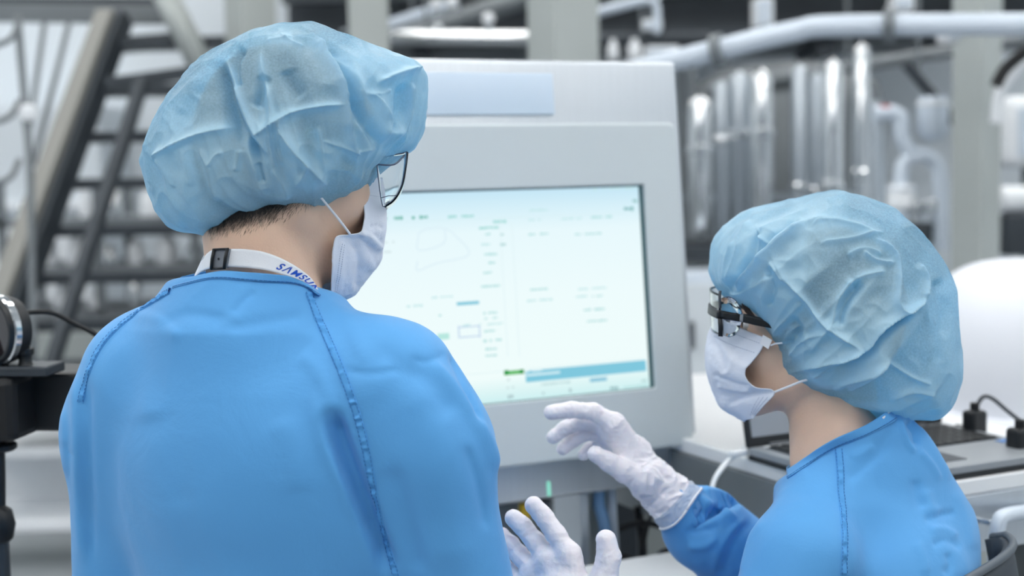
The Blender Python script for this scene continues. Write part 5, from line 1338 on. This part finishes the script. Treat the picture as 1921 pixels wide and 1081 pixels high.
wtop = [(1476, 880), (1490, 872), (1512, 857), (1540, 839), (1569, 823), (1600, 809), (1625, 797), (1648, 783), (1668, 770)]
wbot = [(1478, 899), (1494, 888), (1517, 873), (1542, 857), (1571, 841), (1602, 828), (1628, 817), (1656, 803), (1682, 788)]
colw, Gcw = band(wtop, wbot, 1576, 1.755, .074, 'collar_band', M['gown'], gown_w, bvh=bvh_w)
stitches(Gcw[:90, -2], 'collar_stitching', M['stitch'], colw, norm(CAM - NW) * .0006, .004, .0008, .0004)
MB().tube([cast(bvh_w, 1655, 786)[0] if cast(bvh_w, 1655, 786)[0] is not None else P(1655, 786, 1.7), P(1664, 776, 1.705), P(1669, 771, 1.71)], .002, 8).build('neck_tie', M['strap'], gown_w, True)

edge_w = [(1447, 635, .066), (1437, 659, .067), (1421, 680, .067), (1409, 697, .066), (1411, 712, .066), (1428, 728, .067), (1462, 738, .070), (1444, 762, .064), (1422, 786, .050)]
prof_w = [(1350, 592), (1338, 618), (1331, 640), (1329, 663), (1330, 690), (1334, 712), (1344, 738), (1360, 768), (1404, 793)]
c7 = lambda *a: [(1280 + u / 2.35, 340 + v / 2.35) for u, v in a]
fold_mask_w = [(c7((300, 910), (220, 890), (130, 850)), -2.4, 4, 5, 's'), (c7((420, 930), (300, 945), (190, 985)), -2.6, 5, 6, 's'), (c7((310, 930), (230, 920), (150, 900)), 2.2, 5, 5, 's'), (c7((270, 640), (320, 680), (370, 710)), -1, 2, 3, 's'),
               (c7((180, 720), (220, 790), (300, 830)), 1.8, 6, 8, 's'), (c7((130, 700), (170, 760), (190, 850)), -1.6, 6, 6, 's'), (c7((240, 760), (200, 840), (140, 870)), 1.2, 5, 5, 's')]
mk_w, Gw_, full_w = mask(woman, HW, edge_w, prof_w, fold_mask_w, [([(1452, 736, .068), (1478, 726, .074), (1500, 717, .078), (1522, 709, .081), (1540, 690, .083)], .0015), ([(1446, 648, .069), (1455, 645, .071), (1464, 644, .073), (1490, 640, .078)], .0011)], bulge=.012, push=.003)
outw = norm(HW.f * .4 - HW.r + np.array([0, -.3, 0])); wg = mat('weld_grey', lin(176, 186, 206), .7)
for r_ in (5, 13): stitches(Gw_[r_, 3:46], 'welding', wg, mk_w, outw * .0014, .0018, .0014, .00035)
for c_ in (3, 6, 9): stitches(Gw_[62:86, c_], 'welding', wg, mk_w, outw * .0014, .004, .0005, .0003)
tb = [HW.HP(1432, 628, .067), HW.HP(1449, 638, .069), HW.HP(1442, 655, .069), HW.HP(1427, 645, .067)]
MB().slab(np.array(tb) + outw * .0022, -outw * .0012).build('strap_tab', M['mask_loop'], mk_w)

def glasses_w():
    HP = HW.HP; mir = lambda q: np.asarray(q) - 2 * ((np.asarray(q) - HW.c) @ HW.r)[..., None] * HW.r
    fr_ = catmull(np.array([HP(1349, 552, .062), HP(1350, 576, .065), HP(1351, 600, .065), HP(1352, 630, .060)]), 5); Lf = HW.L(fr_)
    lens = np.array([[HW.W(l[0] + .014 * (1 - u * u), l[1] * u, l[2]) for u in np.linspace(1, -1, 33)] for l in Lf])
    o = MB().grid(lens, .0018).build('safety_glasses', M['clear'], woman, True)
    bar_c = HW.L(HP(1352, 591, .066)); bar = [HW.W(bar_c[0] + .0145 * (1 - u * u), bar_c[1] * u, bar_c[2]) for u in np.linspace(1, -1, 25)]
    bars = MB()
    G = np.array([[q + HW.u * e for e in (.005, .0017, -.0017, -.005)] for q in bar]); bars.grid(G, .0035)
    bars.build('brow_bar', M['black'], o, True)
    for mf in (lambda q: np.asarray(q), mir):
        tp = mf(np.array([HP(1350, 590, .067), HP(1388, 596, .0735), HP(1394, 597, .074), HP(1425, 604, .0765), HP(1470, 612, .079), HP(1530, 622, .081)]))
        def arm(a, b): return np.array([[q + HW.u * e for e in (.0052, .0018, -.0018, -.0052)] for q in catmull(tp[a:b + 1], 5)])
        MB().grid(arm(0, 1), .004).build('temple_arm', M['black'], o, True)
        MB().grid(arm(1, 2), .003).build('hinge', M['lap_grey'], o, True)
        MB().grid(arm(2, 5), .004).build('temple_arm', M['black'], o, True)
        v0 = mf(np.array([HP(1351, 598, .067), HP(1352, 615, .0655), HP(1352, 630, .063)]))
        MB().grid(np.array([[q + HW.f * e for e in (.0028, 0, -.0028)] for q in v0]), .003).build('lens_post', M['black'], o, True)
        lo_ = mf(np.array([[HP(x, y, l) for x, y, l in row] for row in ([(1357, 600, .068), (1370, 601, .071), (1391, 604, .074)], [(1357, 616, .067), (1370, 618, .070), (1387, 617, .072)], [(1358, 629, .065), (1368, 632, .067), (1378, 629, .069)])]))
        sh = MB().grid(lo_, .0012).build('side_shield', M['clear'], o, True)
        MB().tube(np.concatenate([lo_[0], lo_[1:, -1], lo_[-1, ::-1][1:], lo_[::-1, 0][1:]]), .0005, 6).build('shield_rim', M['edge'], o, True)
        up_ = mf(np.array([[HP(x, y, l) for x, y, l in row] for row in ([(1354, 560, .064), (1366, 557, .068), (1378, 562, .071)], [(1354, 572, .066), (1370, 570, .070), (1388, 576, .073)], [(1354, 584, .067), (1372, 586, .071), (1392, 590, .074)])]))
        MB().grid(up_, .0012).build('side_shield', M['clear'], o, True)
        MB().tube(np.concatenate([up_[0], up_[1:, -1]]), .0006, 6, 3).build('shield_rim', M['edge'], o, True)
        MB().tube(mf(np.array([HP(1351, 546, .060), HP(1350, 560, .064), HP(1351, 578, .066)])), .0018, 8, 4).build('frame_rim', M['dark_grey'], o, True)
    return o
glasses_w()
out_w = [(1350, 497), (1353, 470), (1362, 450), (1384, 425), (1408, 406), (1440, 395), (1480, 383), (1520, 368), (1553, 358), (1590, 367), (1630, 382), (1667, 395), (1700, 425), (1728, 460), (1750, 489), (1768, 520), (1778, 545), (1781, 600), (1784, 660), (1783, 702), (1769, 733), (1755, 758), (1740, 774), (1700, 772),
         (1660, 782), (1622, 776), (1580, 757), (1534, 742), (1500, 724), (1466, 697), (1450, 660), (1428, 618), (1396, 580), (1370, 556), (1355, 536), (1350, 515)]
folds_cw = [(c7((560, 190), (400, 310), (300, 430), (240, 500)), 7, 5, 12, 't'), (c7((530, 170), (380, 270), (300, 370), (250, 440)), -6, 7, 8, 's'), (c7((330, 190), (370, 270), (540, 195), (660, 165)), 3, 4, 6, 't'), (c7((400, 340), (470, 450), (560, 540), (640, 640), (800, 745)), 4.5, 4, 6, 't'),
            (c7((390, 360), (440, 430), (470, 460)), 3, 4, 4, 't'), (c7((600, 278), (760, 255), (890, 232)), 2.4, 4, 4, 't'), (c7((790, 310), (850, 350), (930, 368)), 2.4, 3, 4, 't'), (c7((830, 250), (930, 330), (945, 460), (940, 540), (980, 575), (1090, 490)), 4.5, 4, 7, 't'),
            (c7((790, 440), (720, 540), (685, 650)), -6, 8, 14, 's'), (c7((760, 430), (690, 520), (660, 640)), 3, 5, 5, 't'), (c7((1060, 520), (880, 650), (800, 740), (620, 795), (520, 825)), 6, 5, 9, 't'), (c7((1050, 550), (890, 670), (820, 750), (660, 830)), -6, 7, 8, 's'),
            (c7((890, 780), (1000, 850), (1100, 892)), 2.6, 3, 4, 't'), (c7((920, 775), (820, 850), (720, 920)), 3.4, 4, 6, 't'), (c7((540, 530), (440, 640), (400, 690)), 3.4, 4, 6, 't'), (c7((200, 490), (250, 505), (330, 470), (420, 410)), 2.6, 4, 5, 't'),
            (c7((310, 170), (260, 300), (205, 470)), 3.4, 4, 5, 't'), (c7((350, 200), (300, 330), (225, 480)), -4, 6, 6, 's'), (c7((240, 260), (205, 360), (195, 470)), 2.6, 4, 5, 't'), (c7((700, 560), (650, 640), (560, 760)), 2, 5, 6, 't'),
            (c7((1030, 360), (1070, 440), (1060, 520)), 3.4, 4, 6, 't'), (c7((900, 400), (800, 420), (720, 460)), 2.6, 5, 6, 't'), (c7((560, 210), (640, 180), (760, 200), (860, 250)), 2.6, 5, 6, 't'), (c7((1120, 420), (1150, 560), (1150, 700)), -3, 10, 12, 's'),
            (c7((560, 860), (700, 780), (800, 740)), 3.4, 4, 6, 't'), (c7((660, 910), (800, 850), (910, 790)), 3, 4, 5, 't'), (c7((470, 770), (530, 700), (640, 660)), 3, 4, 6, 't'), (c7((900, 960), (1010, 920), (1120, 940)), 2.4, 5, 6, 't'), (c7((720, 330), (800, 300), (880, 330)), 2, 4, 5, 't'), (c7((380, 560), (400, 470), (380, 380)), -3, 6, 7, 's'), (c7((480, 600), (520, 650), (470, 740)), -3, 6, 8, 's')]
bouffant(woman, HW, (1575, 565), 1.79, out_w, .132, norm(HW.u * .80 - HW.f * .6), folds_cw, 77, hole=26)

D_ = lambda *c: [(P(x, y, d), r) for x, y, d, r in c]
glove(woman, [D_((1152, 797, 1.885, .0128), (1114, 773, 1.880, .0112), (1072, 769, 1.878, .0104), (1034, 774, 1.876, .0094)), D_((1146, 800, 1.905, .0125), (1092, 790, 1.910, .0105), (1060, 804, 1.910, .0096), (1038, 820, 1.908, .0088)),
              D_((1150, 817, 1.925, .0120), (1100, 812, 1.925, .0100), (1074, 826, 1.925, .0092), (1056, 842, 1.922, .0084)), D_((1162, 836, 1.937, .0112), (1124, 832, 1.940, .0090), (1106, 843, 1.940, .0084), (1095, 853, 1.938, .0076))],
      D_((1208, 900, 1.876, .0175), (1172, 884, 1.870, .0145), (1143, 868, 1.866, .0122), (1117, 852, 1.862, .0102)), wr_, cr_, .0265, .0375, [(P(1192, 850, 1.91), .022)], seed=11, h=.0026, wrinkle=.0011, palm_r=.0165)
glove(woman, [D_((1066, 1042, 1.700, .0128), (1043, 1003, 1.705, .0116), (1020, 970, 1.710, .0112), (1001, 948, 1.712, .0104)), D_((1030, 1052, 1.712, .0128), (1005, 1018, 1.720, .0116), (981, 988, 1.730, .0110), (963, 972, 1.735, .0104)),
              D_((1004, 1072, 1.722, .0122), (976, 1043, 1.735, .0110), (957, 1021, 1.742, .0104), (942, 1005, 1.747, .0096)), D_((990, 1098, 1.728, .0112), (962, 1078, 1.742, .0096), (944, 1060, 1.748, .0090), (930, 1046, 1.752, .0082))],
      D_((1100, 1130, 1.690, .0190), (1132, 1088, 1.685, .0160), (1142, 1046, 1.685, .0142), (1137, 1014, 1.685, .0122)), wl_, cl_, .0275, .0375, [(P(1055, 1110, 1.70), .026)], seed=15, h=.0026, wrinkle=.0008, palm_r=.0165)
tr_ = []
for s in (-1, 1): tr_ += [rc(Bw(s * .11, .30, -.52), Bw(s * .11, .36, -.86), .078, .062)]
V, Q = surface(union(tr_, .01), (NW[0] - .7, NW[1] - .3, .1), (NW[0] + .2, NW[1] + .6, NW[2] - .4), .012); mk('trousers', V, Q, M['gown'], woman)
for s in (-1, 1):
    f = union([rc(Bw(s * .11, .34, -.93), Bw(s * .12, .52, -.955), .048, .036), ell(Bw(s * .11, .36, -.88), (.055, .055, .05))], .02)
    V, Q = surface(f, Bw(s * .11, .4, -1.1) - np.array([.3, .3, 0]), Bw(s * .11, .4, -.8) + np.array([.3, .3, 0]), .008); mk('shoe', V, Q, M['white_pl'], woman)

# ------------------------------------------------------------------ her chair
ch = thing('lab_chair', (NW[0] + .06, NW[1] - .06, 0), 'dark grey laboratory chair with a curved backrest under the seated worker', 'chair')
E1 = np.array([.668, 1.80]); td_ = norm(np.array([.655, .755])); nd_ = np.array([.755, -.655])
zt = 1.005; G = []
for i in range(15):
    v = i / 14; row = []
    for j in range(41):
        u = j / 40; a = 2 * u - 1
        inw = -.055 * abs(a) ** 6 + .012 * (1 - a * a) - .05 * (1 - v) * 0
        q = E1 - td_ * .47 * u + nd_ * (inw + .02 * math.sin(math.pi * v))
        zz = zt - .012 * max(0, abs(a) - .9) * 10 * (1 if v < .5 else 0) - .30 * v + (.04 * abs(a) ** 4 * (1 if v > .5 else 0) * (v - .5) * 2)
        row.append((q[0], q[1], zz))
    G.append(row)
bkr = MB().grid(G, .012).build('backrest', mat('chair_shell', lin(46, 56, 66), .55), ch, True)
MB().tube([np.array(p) + np.array([0, 0, .001]) for p in G[0]], .0055, 8).build('edge_trim', mat('chair_trim', lin(78, 88, 98), .45), bkr, True)
sc = NW + np.array([.03, -.03, 0]); seat_z = NW[2] - .64
MB().box((sc[0], sc[1], seat_z - .03), (.21, .21, .035), wax, .03, 4).build('seat', M['dark_grey'], ch, True)
bm_ = np.array([*(E1 - td_ * .235 + nd_ * .03), zt - .2])
MB().tube([bm_, bm_ + np.array([.02, -.02, -.2]), np.array([sc[0], sc[1], seat_z - .07])], .014, 10, 5).build('back_post', M['dark_steel'], ch, True)
MB().tube([(sc[0], sc[1], .08), (sc[0], sc[1], seat_z - .06)], .025, 14).build('column', M['chrome'], ch, True)
for k in range(5):
    t = 2 * math.pi * k / 5; e = np.array([sc[0] + .27 * math.cos(t), sc[1] + .27 * math.sin(t), .06])
    MB().tube([np.array([sc[0], sc[1], .09]), e], [.02, .013], 10).build('base_leg', M['dark_grey'], ch, True)
    MB().lathe(e - np.array([0, 0, .033]), [(.008, -.014), (.026, -.012), (.026, .012), (.008, .014)], (math.sin(t), -math.cos(t), 0), 18).build('caster', M['black'], ch)
